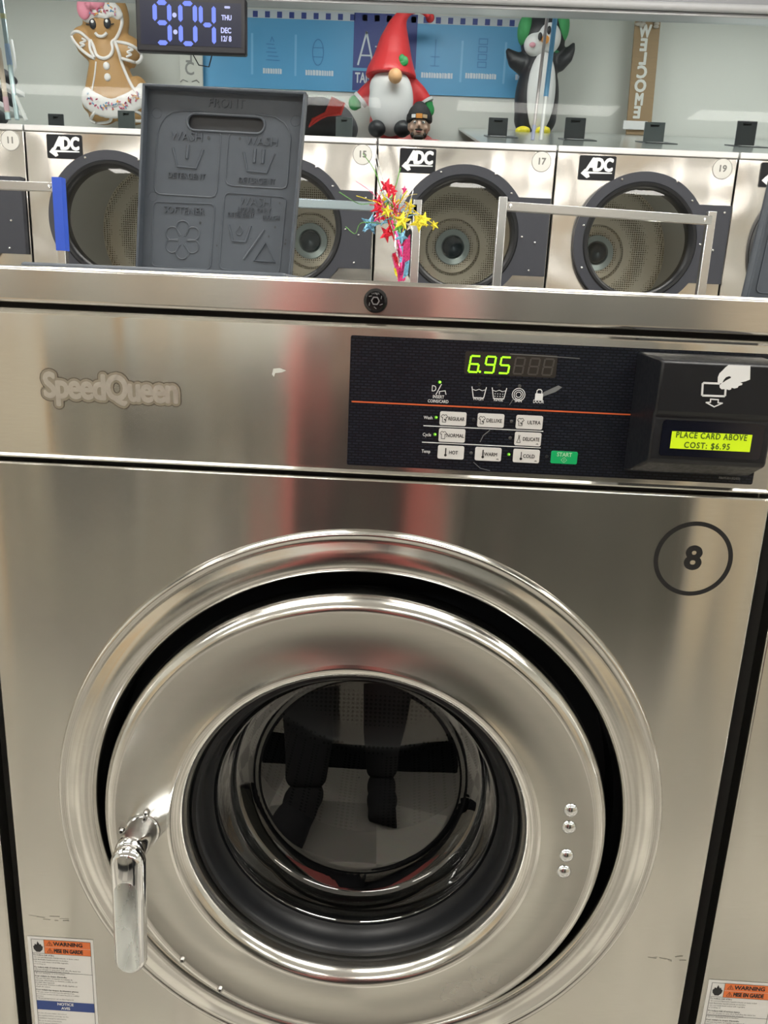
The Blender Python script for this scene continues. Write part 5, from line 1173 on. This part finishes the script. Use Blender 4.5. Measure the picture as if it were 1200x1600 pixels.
    for s, A in zip((-1, 1), arms):
        el, wr = A[0], A[1]; n0 = len(jv); q = .115 if open_front else .06
        jv += [(s*q, -.015, 1.33, .118), (s*q, -.015, 1.15, .115), (s*(q+.04), -.01, .90, .105),  (s*.165, -.005, 1.385, .08), ((.15*s+el[0])/2, el[1]/2, (1.39+el[2])/2, .068), (*el, .058), ((el[0]+wr[0])/2, (el[1]+wr[1])/2, (el[2]+wr[2])/2, .050), (el[0]+(wr[0]-el[0])*.9, el[1]+(wr[1]-el[1])*.9, el[2]+(wr[2]-el[2])*.9, .040)]
        je += [(n0, n0+1), (n0+1, n0+2), (n0, n0+3), (n0+3, n0+4), (n0+4, n0+5), (n0+5, n0+6), (n0+6, n0+7)]
    if open_front:
        for n0, s in ((0, -1), (8, 1)):
            k = len(jv); jv += [(s*.185, .0, .66, .095), (s*.20, .0, .46, .095), (s*.20, 0, .44, .09)]; je += [(n0+2, k), (k, k+1), (k+1, k+2)]
    # back yoke joins both halves
    k = len(jv); jv += [(0, -.06, 1.34, .10), (0, -.06, 1.14, .10)]; je += [(0, k), (8, k), (k, k+1)]
    v_, f_ = skin(jv, je); put(G().add(v_, f_), 'jacket', jacket, smooth=80)
    put(G().lathe([(.066, 0), (.078, .02), (.072, .05), (.060, .055)], (0, -.005, 1.42), 24, axis='z'), 'collar', jacket)
    if beanie:
        put(blob(lambda g: (g.ell((0, -.05, 1.475), (.13, .085, .085)), g.ell((-.12, -.02, 1.445), (.10, .08, .07)), g.ell((.12, -.02, 1.445), (.10, .08, .07))), .01), 'hood', jacket)
        bn_ = put(blob(lambda g: (g.ell(hc + Vector((0, -.008, .060)), (.090, .104, .092)), g.ell(hc + Vector((0, -.02, .11)), (.06, .07, .06))), .007), 'beanie', CLK)
        put(G().lathe([(.091, .0), (.098, .006), (.100, .026), (.096, .050), (.088, .054)], hc + Vector((0, -.006, .022)), 32, axis='z', sx=.98, sz=1.10), 'beanie_cuff', CLK)
        def arc(a0, a1, z0, z1, m_, nm):
            vs = []; n_ = 10
            for i in range(n_+1):
                a = R(a0 + (a1-a0)*i/n_)
                for r_, z_ in ((.101, z0), (.101, z1), (.104, z0), (.104, z1)): vs.append((hc.x + r_*sin(a), hc.y-.006 + r_*1.10*cos(a), hc.z+.022+z_))
            fs = []
            for i in range(n_): b_ = 4*i; fs += [(b_+2, b_+6, b_+7, b_+3), (b_, b_+1, b_+5, b_+4), (b_+1, b_+3, b_+7, b_+5), (b_, b_+4, b_+6, b_+2)]
            put(G().add(vs, fs), nm, m_, par=bn_, recalc=True)
        arc(-12, 14, .008, .040, mat('patch_orange', (.72, .28, .05), .5), 'orange_patch'); arc(16, 34, .012, .036, WHITE, 'white_patch'); arc(-34, -14, .012, .036, mat('patch_tan', (.55, .38, .22), .5), 'tan_patch')
        put(blob(lambda g: (g.ell(hc + Vector((0, .090, -.045)), (.032, .010, .009)), g.ell(hc + Vector((0, .070, -.095)), (.040, .028, .020)), g.ell(hc + Vector((.045, .045, -.075)), (.016, .030, .022)), g.ell(hc + Vector((-.045, .045, -.075)), (.016, .030, .022))), .005), 'beard', HAIR)
    return P
PZ = at(655, 162, 5.0).z - 1.765*.88
person('person in black beanie with orange patch and red jacket, in front of the gnome', (at(655, 190, 4.95).x, 4.95, PZ), pi, (((-.22, .02, 1.12), (-.24, .06, .88), (0, .15, -1), (1, .3, 0)), ((.22, .02, 1.12), (.24, .06, .88), (0, .15, -1), (-1, .3, 0))), open_front=False, beanie=True).scale = (.88, .88, .88)
person('person in long red coat and black trousers holding up a phone facing the washer', (-.105, -1.49, 0), 0, (((-.21, .24, 1.14), (-.01, .53, 1.14), (.45, 1, .9), (1, .3, 0)), ((.27, .24, 1.14), (.225, .53, 1.14), (-.35, 1, .9), (-1, .3, 0))))
# phone held in both hands, just behind the point of view
q = cam.matrix_world.to_3x3(); pc = Vector((CX, -CD, CZ)) - fw*.020 - q @ Vector((.0, .045, 0))
T = Matrix.Translation(pc) @ q.to_4x4()
ph = tag(G(T).poly([(0, 0), (1, 0), (1, 1)], 0) and bpy.data.objects.new('phone', None), 'black phone held up in both hands of the person in front of the washer', 'phone')
bpy.data.objects.remove(ph)
ph = thing('phone', 'black phone held up in both hands of the person in front of the washer', 'phone', pc)
g = G(T @ Matrix.Rotation(-pi/2, 4, 'X')); g.poly(rnd2(-.036, .036, -.073, .073, .010), -.004, .004); g.build('phone_body', mat('phone_black', (.015, .015, .018), .25), ph, bevel=.0015)
g = G(T); g.add([(x, y, .0045*-1) for x, y in ((-.033, -.069), (.033, -.069), (.033, .069), (-.033, .069))], [(0, 1, 2, 3)]); 
g.build('screen', mat('phone_screen', (.01, .01, .012), .1), ph)

# horizontal dirt mark left across door and cabinets
g = G(); random.seed(2); xx = -.39
while xx < .39:
    if abs(xx-DX) > .345:
        l = random.uniform(.004, .012); z = .5275 + random.uniform(-.003, .003) - .002*xx
        g.line([(xx, z), (xx+l, z+random.uniform(-.002, .002))], random.uniform(.0003, .0008), -.0003)
    xx += random.uniform(.004, .010)
tag(g.build('grime_mark', mat('grime', (.30, .28, .25), .6), WASHER), kind='stuff')
